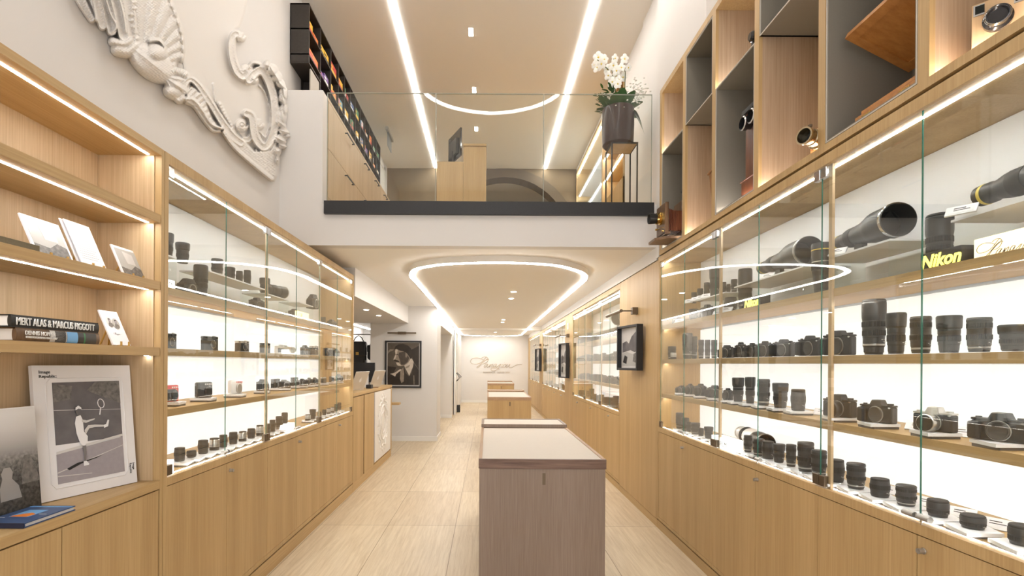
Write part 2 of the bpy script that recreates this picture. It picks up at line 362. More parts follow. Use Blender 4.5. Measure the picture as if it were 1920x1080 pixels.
for (x, y, z, lb) in [(.36, 7.06, 2.44, 'first small round downlight inside the long light ring'), (.36, 7.78, 2.44, 'second small round downlight inside the long light ring'),
                      (.36, 11.55, 2.44, 'third small round downlight inside the long light ring'), (.36, 12.26, 2.44, 'fourth small round downlight inside the long light ring, deepest'),
                      (.25, 16.2, 2.44, 'single small round downlight inside the short light ring'),
                      (-1.68, 7.08, 2.183, 'round downlight in the counter soffit, nearer the glass case'), (-1.69, 7.94, 2.183, 'round downlight in the counter soffit, nearer the portrait')]:
    downlight(x, y, z, lb)
for (x, y, lb) in [(-.199, 5.58, 'rectangular recessed spotlight between the high light strips, nearest the balcony edge'), (-.194, 6.76, 'rectangular recessed spotlight between the high light strips, middle of three'),
                   (-.19, 7.88, 'rectangular recessed spotlight between the high light strips, farthest one')]:
    downlight(x, y, ZU, lb, sq=True)
one('light_strip', MB().box(-2.99, -2.95, 10.6, 12.9, 2.285, 2.3), 'led_oval', 'single straight light strip on the office ceiling behind the counter', 'ceiling light')
one('smoke_detector', MB().lathe([(.045, -.03), (.06, -.02), (.06, 0)], 20), 'white', 'small round grey detector on the high ceiling above the orchid', 'detector', loc=(1.28, 6.0, ZU))

# ------------------------------------------------------------------ casework
def door_set(t, s, Xf, ys, z0, z1, knobs, proud=.0):
    for a, b in zip(ys[:-1], ys[1:]):
        d = obj('cabinet_door', MB().box(s*(Xf+.002), s*(Xf+.022), a+.0015, b-.0015, z0, z1), 'oak', t)
        if (a, b) in knobs or knobs == 'all': pass
        for ky in knobs:
            if a < ky < b:
                obj('lock_knob', MB().cyl((s*(Xf+.002), ky, z1-.045), (s*(Xf-.022), ky, z1-.045), .0095, 14), 'satin', d)
                obj('collar', MB().cyl((s*(Xf+.002), ky, z1-.045), (s*(Xf-.003), ky, z1-.045), .0115, 14), 'chrome', d)
def showcase(label, s, Xf, y0, y1, hinges, battens, zl, backs, depth=.375, knobs=(), locks=(), ends=True, glass=True, top=2.35, ztop=2.395, detail=True, zfloor=.07, zdoor=.11):
    """zl = shelf tops from the bottom ledge up"""
    t = thing('display_case', label, 'display case', (0, 0, 0))
    th = .035; X = lambda d: s*(Xf+d)
    c = MB()
    c.box(X(.0), X(depth), y0+.028, y1-.028, top, ztop)                     # top
    c.box(X(0), X(depth), y0+.028, y1-.028, zl[0]-.038, zl[0])              # ledge
    c.box(X(0), X(depth), y0+.028, y1-.028, zfloor+.014, zdoor-.002)         # bottom rail
    c.box(X(.024), X(depth), y0+.028, y1-.028, zdoor, zl[0]-.038)           # carcass behind the doors
    for (a, b) in ((y0, y0+.028), (y1-.028, y1)): c.box(X(0), X(depth), a, b, zfloor+.014, ztop)
    obj('carcass', c, 'oak', t)
    obj('plinth', MB().box(X(.004), X(depth), y0, y1, 0, zfloor), 'oak_h', t)
    obj('shadow_gap', MB().box(X(.014), X(depth), y0, y1, zfloor-.001, zfloor+.015), 'ink', t)
    lv = list(zl)+[top]
    for i in range(len(lv)-1):
        hi = lv[i+1]-(th if i < len(lv)-2 else 0)
        obj('back_panel', MB().box(X(depth-.012), X(depth-.004), y0+.03, y1-.03, lv[i]+.002, hi-.002), 'backlit' if backs[i] else 'board', t)
        if i < len(lv)-2:
            obj('shelf', MB().box(X(.03), X(depth-.013), y0+.028, y1-.028, hi+.011, lv[i+1]).box(X(.03), X(.052), y0+.028, y1-.028, hi, hi+.011), 'oak_h', t)
            obj('led_strip', MB().box(X(.054), X(.064), y0+.035, y1-.035, hi+.0095, hi+.0105), 'led', t)
        else: obj('led_strip', MB().box(X(.055), X(.067), y0+.035, y1-.035, hi-.003, hi-.0005), 'led', t)
    obj('led_strip', MB().box(X(.035), X(.044), y0+.035, y1-.035, zl[0]+.0005, zl[0]+.002), 'led_soft', t)
    for y in battens: obj('support_batten', MB().box(X(.022), X(.034), y-.011, y+.011, zl[0], top), 'oak_light', t)
    door_set(t, s, Xf, [y0+.03]+[y for y in hinges[1:-1]]+[y1-.03] if len(hinges) > 1 else [y0, y1], zdoor, zl[0]-.042, knobs)
    if glass:
        zt = top-.004; zb = zl[0]+.004
        gy = sorted(hinges)
        for a, b in zip(gy[:-1], gy[1:]):
            g = obj('glass_door', MB().box(X(.010), X(.016), a+.002, b-.002, zb, zt), 'glass', t)
            obj('glass_edge', MB().box(X(.0118), X(.0158), a+.0008, a+.0018, zb, zt).box(X(.0118), X(.0158), b-.0018, b-.0008, zb, zt), 'glass_edge', g)
        for y in battens_h(hinges, locks):
            for (zc) in ((zt-.026), (zb+.026)):
                obj('hinge', MB().box(X(.002), X(.024), y-.042, y-.003, zc-.024, zc+.024).box(X(.002), X(.024), y+.003, y+.042, zc-.024, zc+.024), 'chrome' if zc > 1.5 else 'bronze', t, bevel=.002)
        for y in (y0+.056, y1-.054):
            for zc in ((zt-.026), (zb+.026)):
                obj('hinge', MB().box(X(.004), X(.024), y-.022, y+.022, zc-.024, zc+.024), 'chrome' if zc > 1.5 else 'bronze', t, bevel=.002)
        for y in locks:
            k = obj('glass_lock', MB().cyl((X(.0), y-.055, zb+.022), (X(.0), y-.008, zb+.022), .011, 14).cyl((X(.0), y+.008, zb+.022), (X(.0), y+.055, zb+.022), .011, 14).box(X(-.002), X(.018), y-.004, y+.004, zb+.012, zb+.03), 'satin', t)
            obj('lock_bolt', MB().cyl((X(.0), y-.02, zb+.018), (X(.0), y-.02, zb-.004), .003, 8), 'chrome', k)
    return t
def battens_h(hinges, locks): return [h for h in hinges[1:-1] if all(abs(h-l) > .1 for l in locks)]
ZLL = (.906, 1.219, 1.508, 1.797); ZLR = (.893, 1.190, 1.489, 1.788)
HL = [2.38, 2.92, 3.46, 3.998, 4.55, 5.085, 5.65]; HR = [1.25, 1.796, 2.335, 2.878, 3.421, 3.964, 4.493]
showcase('long glass-fronted oak camera showcase beside the open bookcase', -1, -XL, 2.342, 5.665, HL, [3.49, 4.60], ZLL, (1, 1, 1, 0), zfloor=.098, zdoor=.145, knobs=(2.95, 4.03, 5.12), locks=(2.92, 3.998, 5.085), top=2.362, ztop=2.41)
showcase('long glass-fronted oak camera showcase under the open cubby shelving', 1, XR, .9, 4.53, [.95]+HR, [3.375, 2.29, 1.21], ZLR, (1, 1, 1, 0), knobs=(3.935, 2.85, 1.765), locks=(3.964, 2.878, 1.796), top=2.347, ztop=2.393)
FAR = [('glass showcase between the tilted picture with carts and the second picture', 5.82, 9.10, 3), ('glass showcase between the second and third pictures', 9.91, 14.04, 4), ('last glass showcase, touching the back wall', 14.75, 18.3, 3)]
for lb, a, b, n in FAR:
    st = (b-a)/(2*n); hs = [a+st*i for i in range(2*n+1)]; hs[0] += .03; hs[-1] -= .03
    showcase(lb, 1, XR, a, b, hs, [hs[i]-.03 for i in range(2, 2*n, 2)], ZLR, (1, 1, 1, 0), knobs=[hs[i]-.03 for i in range(1, 2*n, 2)], locks=[hs[i] for i in range(1, 2*n, 2)], top=2.31, ztop=2.37)
def pilaster(a, b, label):
    t = thing('wood_panel', label, 'wall panel', (0, 0, 0))
    obj('panel', MB().box(XR, XR+.3, a+.004, b-.004, .074, 2.37), 'oak', t)
    obj('plinth', MB().box(XR+.004, XR+.3, a+.004, b-.004, 0, .068), 'oak_h', t)
pilaster(4.53, 5.82, 'wide plain oak wall panel carrying the tilted picture nearest the balcony')
pilaster(9.10, 9.91, 'plain oak wall panel carrying the second tilted picture and thermostat')
pilaster(14.04, 14.75, 'narrow oak wall panel carrying the deepest tilted picture')
pilaster(18.3, 18.88, 'narrow oak strip panel closing the last showcase at the back wall')

# open bookcase on the left
def bookcase():
    t = thing('bookcase', 'open oak bookcase with lit shelves and low cupboard doors beside the long showcase', 'bookcase', (0, 0, 0))
    X = lambda d: XL-d; y0, y1 = .9, 2.338; D = .30
    obj('top_panel', MB().box(X(0), X(D+.09), y0, 2.3175, 2.378, 2.41), 'oak_h', t)
    c = MB().box(X(0), X(D), y0, 2.3175, .868, .904).box(X(.0), X(D), y0, 2.3175, .102, .143).box(X(.024), X(D), y0+.02, 2.317, .145, .866)
    obj('side_post', MB().box(X(.0), X(D), 2.318, 2.338, .1, 2.4095), 'oak', t)
    obj('carcass', c, 'oak_h', t)
    obj('back_panel', MB().box(X(D-.015), X(D), y0, 2.318, .904, 2.378), 'oak_light', t)
    obj('side_panel', MB().box(X(.03), X(D-.016), 2.312, 2.3175, .905, 2.378), 'oak_light', t)
    obj('plinth', MB().box(X(.004), X(D), y0, y1, 0, .097), 'oak_h', t)
    for z in (2.108, 1.806, 1.508):
        obj('shelf', MB().box(X(0), X(D-.016), y0, 2.311, z-.037, z), 'oak_h', t)
    for z in (2.378, 2.071, 1.769):
        obj('led_strip', MB().box(X(.045), X(.056), y0, 2.30, z-.0015, z-.0005), 'led', t)
    obj('led_strip', MB().box(X(.045), X(.056), 2.29, 2.305, 1.4695, 1.4705), 'led', t)
    obj('led_strip', MB().box(X(.045), X(.056), y0, 1.60, 1.4695, 1.4705), 'led', t)
    for a, b in ((y0, 1.275), (1.278, 1.786), (1.789, 2.312)):
        obj('cabinet_door', MB().box(X(.002), X(.022), a, b-.001, .145, .862), 'oak', t)
bookcase()

# cubby shelving above the right showcase
def cubbies():
    t = thing('cubby_shelving', 'tall oak cubby shelving with grey lined boxes above the long showcase', 'shelving', (0, 0, 0))
    X0, D = XR, .40; posts = [4.485, 3.956, 3.437, 2.889, 2.323, 1.78, 1.24, .72]
    z0, z1 = 2.407, 3.86
    c = MB().box(X0, X0+D, .70, 4.51, z0, 2.440).box(X0, X0+D, .70, 4.51, z1-.045, z1)
    dv = MB()
    for i, p in enumerate(posts): c.box(X0, X0+.02, p-.024, p+.024, 2.44, z1-.045); dv.box(X0+.02, X0+D-.01, p-.0235, p+.0235, 2.441, z1-.046)
    obj('divider_panels', dv, 'oak_pink', t)
    obj('carcass', c, 'oak', t)
    obj('back_panel', MB().box(X0+D-.01, X0+D, .70, 4.51, z0, z1), 'oak_light', t)
    obj('shadow_gap', MB().box(X0+.02, X0+D, .70, 4.50, 2.394, 2.406), 'ink', t)
    for i in range(len(posts)-1):
        b, a = posts[i]-.024, posts[i+1]+.024
        lo = i % 2 == 0
        za, zb = (2.443, 3.285) if lo else (3.285, 3.812)
        th = .012; a2, b2 = a+.003, b-.003
        f = obj('grey_box', MB().box(X0+.004, X0+D-.012, a2, a2+th, za, zb).box(X0+.004, X0+D-.012, b2-th, b2, za, zb).box(X0+.004, X0+D-.012, a2, b2, za, za+th).box(X0+.004, X0+D-.012, a2, b2, zb-th, zb).box(X0+D-.02, X0+D-.012, a2, b2, za, zb), 'grey_felt', t)
        obj('edge_trim', MB().box(X0+.001, X0+.004, a2, a2+.006, za, zb).box(X0+.001, X0+.004, b2-.006, b2, za, zb).box(X0+.001, X0+.004, a2+.006, b2-.006, za, za+.006).box(X0+.001, X0+.004, a2+.006, b2-.006, zb-.006, zb), 'greige', f)
        zs = 3.29 if lo else 2.443
        obj('led_strip', MB().box(X0+.03, X0+.036, a+.03, b-.01, zs, zs+.004), 'cubby_led', t)
        if lo and i in (0, 2): obj('led_strip', MB().box(X0+.03, X0+.036, a+.03, b-.02, 2.456, 2.46), 'cubby_led', t)
cubbies()

# checkout counter and islands
def counter():
    t = thing('checkout_counter', 'oak checkout counter with a white relief end panel beyond the long showcase', 'counter', (0, 0, 0))
    obj('carcass', MB().box(XL-.02, -2.05, 5.67, 7.93, .1, 1.06), 'oak', t)
    obj('worktop', MB().box(XL+.002, -2.08, 5.67, 7.965, 1.066, 1.105), 'oak_h', t, bevel=.003)
    obj('plinth', MB().box(XL-.004, -2.0, 5.67, 7.94, 0, .1), 'oak_h', t)
    obj('front_panel', MB().box(XL, XL-.02, 5.675, 6.135, .104, 1.055), 'oak', t)
    obj('front_panel', MB().box(XL, XL-.02, 6.195, 6.70, .104, 1.055), 'oak', t)
    obj('dark_gap', MB().box(XL-.012, XL-.0195, 6.135, 6.195, .104, 1.055).box(XL-.012, XL-.0195, 6.70, 6.77, .104, 1.055), 'walnut_lip', t)
    e = obj('relief_panel', MB().box(XL+.001, XL-.019, 6.77, 7.86, .125, 1.05), 'plaster', t)
    obj('end_trim', MB().box(XL+.002, XL-.018, 7.87, 7.94, .1, 1.06), 'oak', t)
    obj('bag_shelf', MB().box(-1.37, -1.75, 7.95, 8.12, .79, .82), 'oak_h', t)
    r = MB(); cy, cz = 7.3, .60
    def ring(ry, rz, rad, n, wob=0, k=8):
        r.tube([(XL+.001, cy+ry*(1+wob*math.sin(k*2*PI*i/n))*math.cos(2*PI*i/n), cz+rz*(1+wob*math.sin(k*2*PI*i/n))*math.sin(2*PI*i/n)) for i in range(n)], rad, 6, True)
    ring(.22, .24, .011, 60); ring(.30, .33, .011, 90, .06, 9); ring(.13, .15, .009, 40, .08, 6)
    for i in range(18):
        a = 2*PI*i/18; r.ball((XL, cy+.355*math.cos(a), cz+.385*math.sin(a)), .026, 6, (.5, 1, 1))
        r.tube([(XL+.001, cy+.24*math.cos(a), cz+.26*math.sin(a)), (XL+.002, cy+.28*math.cos(a+.1), cz+.3*math.sin(a+.1)), (XL+.001, cy+.33*math.cos(a+.2), cz+.35*math.sin(a+.2))], .006, 5)
    for a in (PI/2, -PI/2):
        for k in range(3): r.ball((XL, cy, cz+(.41+.015*k)*math.sin(a)), .03-.008*k, 6, (.3, 1, 1))
    obj('rosette', r, 'plaster', e, smooth=True)
counter()
def island(x0, x1, y0, y1, ym, label, near):
    t = thing('island_counter', label, 'counter', ((x0+x1)/2, (y0+y1)/2, 0))
    a, b = x0-(x0+x1)/2, x1-(x0+x1)/2; p, q, m = y0-(y0+y1)/2, y1-(y0+y1)/2, ym-(y0+y1)/2
    body, lip = ('ash_grey', 'walnut_lip') if near else ('oak', 'oak_rim')
    obj('body', MB().box(a+.004, b-.004, p+.004, q, .0, .838), body, t, bevel=.002)
    rim = MB().box(a, b, p, p+.02, .838, .893).box(a, a+.02, p+.02, m, .838, .893).box(b-.02, b, p+.02, m, .838, .893).box(a+.02, b-.02, m-.02, m, .838, .893)
    obj('front_lip', MB().box(a, b, p, p+.02, .838, .8925), lip, t)
    obj('rim', MB().box(a, a+.02, p+.02, m, .838, .893).box(b-.02, b, p+.02, m, .838, .893).box(a+.02, b-.02, m-.016, m, .838, .89), 'oak_rim', t)
    obj('leather_top', MB().box(a+.02, b-.02, p+.02, m-.016, .838, .8885), 'leather', t)
    obj('shadow_gap', MB().box(a+.01, b-.01, m+.005, q-.005, .838, .892), 'ink', t)
    l = obj('raised_lid', MB().box(a-.001, b+.001, m+.0, m+.02, .893, .9195).box(a-.001, a+.019, m+.02, q, .893, .9195).box(b-.019, b+.001, m+.02, q, .893, .9195).box(a+.019, b-.019, q-.02, q, .893, .9195), 'oak_rim' if not near else 'ash_grey', t)
    obj('leather_inlay', MB().box(a+.019, b-.019, m+.02, q-.02, .893, .914), 'leather', l)
    obj('leg', MB().box(a, a+.03, m, q, 0, .838).box(b-.03, b, m, q, 0, .838), body, t)
    obj('slot_handle', MB().box((a+b)/2+.0, (a+b)/2+.018, p+.0025, p+.0045, .745, .813), 'bronze', t)
island(-.046, .692, 2.95, 4.88, 4.42, 'nearest island counter, grey-brown wood with beige leather top', True)
island(.008, .733, 8.42, 10.38, 10.05, 'middle island counter of light oak, behind the nearest island', False)
island(.012, .755, 14.2, 15.7, 15.3, 'farthest island counter, standing closest to the back wall', False)

# mezzanine front glass
def glass_rail(x0, x1, label):
    t = thing('glass_balustrade', label, 'glass railing', (0, 0, 0), 0, 'balcony glass panels')
    obj('pane', MB().box(x0+.002, x1-.002, 4.574, 4.588, 2.894, 3.862), 'glass', t)
    obj('polished_edge', MB().box(x0+.002, x1-.002, 4.5735, 4.5885, 3.8595, 3.8625).box(x0+.001, x0+.0035, 4.5735, 4.5885, 2.894, 3.862).box(x1-.0035, x1-.001, 4.5735, 4.5885, 2.894, 3.862), 'glass_tip', t)
plain('glass_tip', (.35, .38, .34), .15)
glass_rail(-1.448, -.472, 'balcony glass panel in front of the oak drawers')
glass_rail(-.472, .493, 'middle balcony glass panel in front of the upstairs desk')
glass_rail(.493, 1.464, 'balcony glass panel in front of the orchid')
# ------------------------------------------------------------------ mezzanine furniture
def drawers():
    t = thing('drawer_cabinet', 'oak drawer cabinet with black pulls along the mezzanine wall', 'cabinet', (0, 0, 0))
    X = -1.49; z0, z1 = ZM, 3.905
    obj('carcass', MB().box(XW+.003, X-.02, 4.725, 8.06, z0+.001, z1-.03), 'oak_light', t)
    obj('worktop', MB().box(XW+.003, X, 4.725, 8.07, z1-.028, z1), 'oak_light', t)
    ys = [4.755, 5.93, 6.50, 7.07, 7.64, 8.05]
    obj('base_panel', MB().box(X-.019, X-.002, 4.757, 8.05, 2.886, 2.984), 'oak_light', t)
    for i, (a, b) in enumerate(zip(ys[:-1], ys[1:])):
        for (c, d) in ((2.988, 3.433), (3.438, 3.872)):
            f = obj('drawer', MB().box(X-.019, X, a+.002, b-.002, c, d), 'oak_light', t)
            ym = (a+b)/2+(.1 if i == 0 else 0); z = d-.045; w2 = .14 if i == 0 else .10
            obj('pull', MB().box(X, X+.028, ym-w2, ym-w2+.009, z-.005, z+.005).box(X, X+.028, ym+w2-.009, ym+w2, z-.005, z+.005).box(X+.021, X+.03, ym-w2, ym+w2, z-.006, z+.006), 'black_paint', f)
drawers()
def film_shelf():
    t = thing('film_shelf', 'black pigeonhole wall shelf full of film boxes above the drawer cabinet', 'shelf', (0, 0, 0))
    X0, X1 = XW+.003, -1.70; rows = [3.907, 4.13, 4.36, 4.60, 4.835]; ys = [4.82, 5.16, 5.50, 5.78, 6.03, 6.28, 6.53, 6.78, 7.03, 7.28, 7.53, 7.78, 8.03]
    c = MB().box(X0, X0+.006, 5.1, 8.03, rows[0], rows[-1]).box(X0, X0+.006, 4.82, 5.1, 4.28, rows[-1])
    for i, z in enumerate(rows): c.box(X0, X1, 4.82 if i > 1 else 5.12, 8.03, z-.012 if i else z, z)
    c.box(X0, X1, 4.82, 4.835, 4.28, rows[-1]).box(X0, X1, 4.82, 5.16, 4.27, 4.283)
    for y in ys[1:]: c.box(X0, X1, y-.006, y+.006, rows[0], rows[-1])
    obj('carcass', c, 'shelf_black', t)
    obj('flap', MB().box(X1-.02, X1-.008, 4.9, 5.14, 3.95, 4.26), 'greige', t)
    cols = ['red', 'yellow', 'orange', 'white', 'sky', 'pinkish', 'cyanish', 'green', 'yellow', 'red', 'white', 'purple', 'blue']
    n = 0; nm = {'red': 'red', 'yellow': 'yellow', 'orange': 'orange', 'white': 'white', 'sky': 'pale blue', 'pinkish': 'pink', 'cyanish': 'teal', 'green': 'green', 'purple': 'purple', 'blue': 'dark blue'}
    rw = ['lowest', 'second lowest', 'second highest', 'highest']
    for ri in range(4):
        for yi in range(len(ys)-1):
            if yi == 0 and ri < 2: continue
            z = rows[ri]; ya, yb = ys[yi]+.012, ys[yi+1]-.012
            if ri == 1 and yi == 0: continue
            k = random.choice([1, 2, 2])
            cc = random.choice(cols)
            for q in range(k):
                c2 = cc if random.random() < .5 else random.choice(cols)
                wd = (yb-ya)/k; a = ya+q*wd+.01; hh = random.uniform(.07, .15)
                b = thing('film_box', f'{nm[c2]} film carton, column {ORD[yi+1]} from the balcony, {rw[ri]} row, {"nearer" if q == 0 else "deeper"} one', 'box', (X1-.02, a, z), 0, 'film cartons on the black shelf')
                obj('carton', MB().box(-.10, 0, 0, wd-.02, 0, hh), c2, b)
                c3 = random.choice(['white', 'yellow', 'red', 'ink'])
                obj('printed_band', MB().box(0, .0006, .004, wd-.026, hh*.25, hh*.5).box(0, .0006, .004, (wd-.026)*.5, hh*.62, hh*.8), c3 if c3 != c2 else 'ink', b)
film_shelf()
def desk():
    t = thing('desk', 'oak reception desk with a raised side on the mezzanine', 'desk', (0, 0, 0))
    obj('front_panel', MB().box(-.655, -.32, 6.5, 6.54, ZM, 4.01).box(-.655, -.615, 6.54, 7.3, ZM, 4.01), 'oak', t)
    obj('worktop', MB().box(-.60, -.32, 6.54, 7.3, 3.60, 3.63), 'oak', t)
    obj('raised_block', MB().box(-.318, -.03, 6.5, 7.3, ZM, 4.20), 'oak', t)
    obj('block_top', MB().box(-.322, -.026, 6.496, 7.3, 4.212, 4.24).box(-.31, -.035, 6.51, 7.3, 4.2, 4.212), 'oak_h', t)
    m = thing('monitor', 'black computer monitor seen from behind on the upstairs desk', 'monitor', (-.445, 6.78, 3.63), math.radians(-64))
    obj('screen', MB().box(-.21, .21, -.012, .012, .50, .86), 'lens_gloss', m, bevel=.003)
    obj('rear_shell', MB().box(-.12, .12, -.035, -.012, .56, .76), 'dark_grey', m)
    obj('stand', MB().cyl((0, -.03, .0), (0, -.03, .62), .014).box(-.09, .09, -.09, .05, 0, .008), 'black_metal', m)
desk()
def mezz_showcase():
    t = thing('display_case', 'lit glass cabinet on the mezzanine, between the stone arch and the wood niche', 'display case', (0, 0, 0))
    X = 1.63; a, b = 7.33, 9.47
    obj('carcass', MB().box(X, 2.0, a, b, ZM, 3.35).box(X, 2.0, a, b, 4.96, 5.0).box(X, 2.0, a, a+.025, ZM, 5.0).box(X, 2.0, b-.025, b, ZM, 5.0), 'oak', t)
    obj('back_panel', MB().box(1.985, 2.0, a, b, 3.35, 4.96), 'board', t)
    for z in (3.75, 4.15, 4.56):
        obj('shelf', MB().box(X+.03, 1.98, a+.03, b-.03, z-.02, z), 'board', t)
        obj('led_strip', MB().box(X+.05, X+.065, a+.04, b-.04, z-.026, z-.021), 'led', t)
    obj('led_strip', MB().box(X+.03, X+.045, a+.04, b-.04, 4.95, 4.957), 'led', t)
    for k in range(2):
        y0 = a+.03+k*1.04; obj('glass_door', MB().box(X+.008, X+.014, y0, y0+1.03, 3.36, 4.95), 'glass', t)
        obj('hinge', MB().box(X, X+.02, y0+.01, y0+.05, 4.89, 4.94), 'chrome', t)
    t = thing('wall_niche', 'oak open niche with lit shelves behind the orchid stand upstairs', 'shelving', (0, 0, 0))
    a, b = 6.17, 7.32
    obj('carcass', MB().box(X, 2.0, a, a+.025, ZM, 4.98).box(X, 2.0, b-.025, b, ZM, 4.98).box(X, 2.0, a, b, 4.95, 4.98).box(X, 2.0, a, b, ZM, 3.72).box(1.98, 2.0, a, b, ZM, 4.98), 'oak', t)
    obj('cupboard_door', MB().box(X-.012, X-.001, a+.01, b-.01, ZM+.02, 3.70), 'oak', t)
    for z in (4.08, 4.40, 4.7):
        obj('shelf', MB().box(X+.01, 1.98, a+.025, b-.025, z-.03, z), 'oak_h', t)
        obj('led_strip', MB().box(X+.03, X+.045, a+.03, b-.03, z-.036, z-.031), 'led', t)
mezz_showcase()
t = thing('exit_sign', 'small glass sign plate hanging from the mezzanine ceiling near the film shelf', 'sign', (-1.56, 8.05, 4.83))
glassmat('sign_glass', (.72, .82, .93), 1.6)
obj('plate', MB().box(-.006, .006, -.14, .14, -.02, .19), 'sign_glass', t); obj('bracket', MB().box(-.02, .02, -.23, .23, .19, .235), 'satin', t)
# orchid on its stand
S = (1.318, 5.07, 0)
t = thing('plant_stand', 'tall thin black metal plant stand behind the balcony glass', 'stand', (S[0], S[1], ZM))
hw = .1225; zt = 3.595-ZM
for sx in (-1, 1):
    for sy in (-1, 1): obj('leg', MB().box(sx*hw-.006, sx*hw+.006, sy*hw-.006, sy*hw+.006, 0, zt-.012), 'black_metal', t)
obj('top_frame', MB().box(-hw-.007, hw+.007, -hw-.007, -hw+.005, zt-.012, zt).box(-hw-.007, hw+.007, hw-.005, hw+.007, zt-.012, zt).box(-hw-.007, -hw+.005, -hw+.005, hw-.005, zt-.012, zt).box(hw-.005, hw+.007, -hw+.005, hw-.005, zt-.012, zt), 'black_metal', t)
obj('shelf_board', MB().box(-hw+.005, hw-.005, -hw+.005, hw-.005, zt-.014, zt-.002), 'oak_light', t)
p = thing('potted_orchid', 'white orchid with daisies in a glossy dark brown pot on the thin stand', 'plant', (S[0]-.035, S[1], 3.596))
obj('pot', MB().lathe([(.13, 0), (.15, .02), (.157, .2), (.155, .37), (.145, .375), (.14, .36), (.135, .33), (.0, .33)][:-1], 40), 'pot', p, smooth=True)
def leaf_mb(m, base, d, L, W, droop, n=7):
    base, d = Vector(base), Vector(d).normalized(); side = d.cross(Vector((0, 0, 1))).normalized()
    if side.length < .1: side = Vector((1, 0, 0))
    vs = []; fs = []
    for i in range(n+1):
        s = i/n; w = W*math.sin(PI*min(.98, s*.9+.08))**.7; c = base+d*L*s+Vector((0, 0, -droop*s*s))
        vs += [c-side*w, c+Vector((0, 0, -.25*w)), c+side*w]
    for i in range(n): o = i*3; fs += [(o, o+1, o+4, o+3), (o+1, o+2, o+5, o+4)]
    o = len(vs); vs += [v+Vector((0, 0, -.002)) for v in vs]; fs += [tuple(reversed([j+o for j in f])) for f in fs]
    m.add(vs, fs)
rnd = random.Random(4)
m = MB()
for a, el, L, W in [(200, .9, .26, .06), (250, .8, .24, .07), (300, .9, .26, .06), (160, .7, .22, .05), (30, .3, .25, .055), (340, .6, .24, .06), (100, .8, .2, .05), (270, 1.2, .26, .06)]:
    a = math.radians(a); leaf_mb(m, (.03*math.cos(a), .03*math.sin(a), .34), (math.cos(a), math.sin(a), el), L, W, .05)
leaf_mb(m, (.13, -.05, .34), (.5, -.2, -.4), .14, .05, .16); leaf_mb(m, (.12, -.02, .35), (.6, -.1, .2), .12, .045, .22)
obj('orchid_leaves', m, 'leaf', p, smooth=True)
m = MB()
for i in range(70):
    a = math.radians(rnd.uniform(120, 250)); r = rnd.uniform(.05, .17); z = .36+rnd.uniform(0, .2)
    leaf_mb(m, (r*math.cos(a)-.03, r*math.sin(a)*.8, z), (math.cos(a)+rnd.uniform(-.5, .5), math.sin(a), rnd.uniform(0, 1)), .06, .012, .01, 3)
obj('fern_leaves', m, 'leaf', p)
def flower(m, y, c, r, nrm):
    nrm = Vector(nrm).normalized(); q = nrm.to_track_quat('Z', 'Y').to_matrix().to_4x4()
    for k in range(5):
        a = 2*PI*k/5+.3; rr = r*(1.0 if k % 2 else .85)
        M = Matrix.Translation(c) @ q @ Matrix.Rotation(a, 4, 'Z') @ Matrix.Translation((rr*.55, 0, .003)) @ Matrix.Diagonal((.62, .52, .10, 1))
        m.ball((0, 0, 0), rr, 6, (1, 1, 1), M) if False else m.lathe([(1e-4, -rr), (rr*.7, -rr*.7), (rr, 0), (rr*.7, rr*.7), (1e-4, rr)], 8, M)
    y.lathe([(1e-4, -r*.2), (r*.2, 0), (1e-4, r*.2)], 6, Matrix.Translation(Vector(c)+nrm*r*.15) @ q)
fm, ym, sm = MB(), MB(), MB()
def wpt(x, y, Y=5.0):
    v = atY(x, y, Y); return Vector((v.x-S[0]+.035, v.y-S[1], v.z-3.596))
for pts in [[(1158, 205), (1152, 160), (1140, 130), (1120, 112)], [(1160, 205), (1150, 150), (1147, 130), (1151, 110)], [(1165, 205), (1160, 140), (1166, 120), (1172, 105)], [(1170, 205), (1172, 150), (1173, 125)]]:
    sm.tube([wpt(x, y, 5.02) for x, y in pts], .004, 6)
for x, y, r in [(1122, 108, .052), (1128, 120, .05), (1114, 122, .03), (1120, 127, .045), (1133, 112, .045), (1153, 110, .04), (1171, 111, .045), (1150, 123, .045), (1139, 130, .042), (1140, 142, .04), (1165, 127, .042), (1156, 133, .045), (1178, 127, .035), (1155, 142, .045), (1168, 145, .045), (1148, 154, .045), (1158, 158, .045), (1145, 162, .035), (1160, 150, .04)]:
    flower(fm, ym, wpt(x, y, 5.0+rnd.uniform(-.06, .06)), r, (rnd.uniform(-.6, .3), -1, rnd.uniform(-.5, 0)))
for i in range(190):
    cx, cy, sx, sy = rnd.choice([(1190, 165, 14, 18), (1205, 172, 10, 8), (1180, 195, 12, 12), (1140, 178, 14, 5), (1166, 175, 10, 6), (1160, 195, 6, 7), (1172, 203, 5, 5), (1195, 185, 10, 9)])
    c = wpt(rnd.gauss(cx, sx*.6), rnd.gauss(cy, sy*.6), 5.0+rnd.uniform(-.08, .08))
    fm.lathe([(1e-4, -.008), (.011, 0), (1e-4, .008)], 6, Matrix.Translation(c))
for x, y in [(1190, 160), (1200, 172), (1186, 172), (1212, 172), (1198, 188), (1185, 190)]:
    sm.tube([wpt(1176, 210, 5.02), wpt((x+1176)/2+2, (y+210)/2, 5.02), wpt(x, y, 5.02)], .002, 5)
obj('blossoms', fm, 'petal', p, smooth=True); obj('blossom_centres', ym, 'petal_yellow', p); obj('stems', sm, 'stem_green', p, smooth=True)

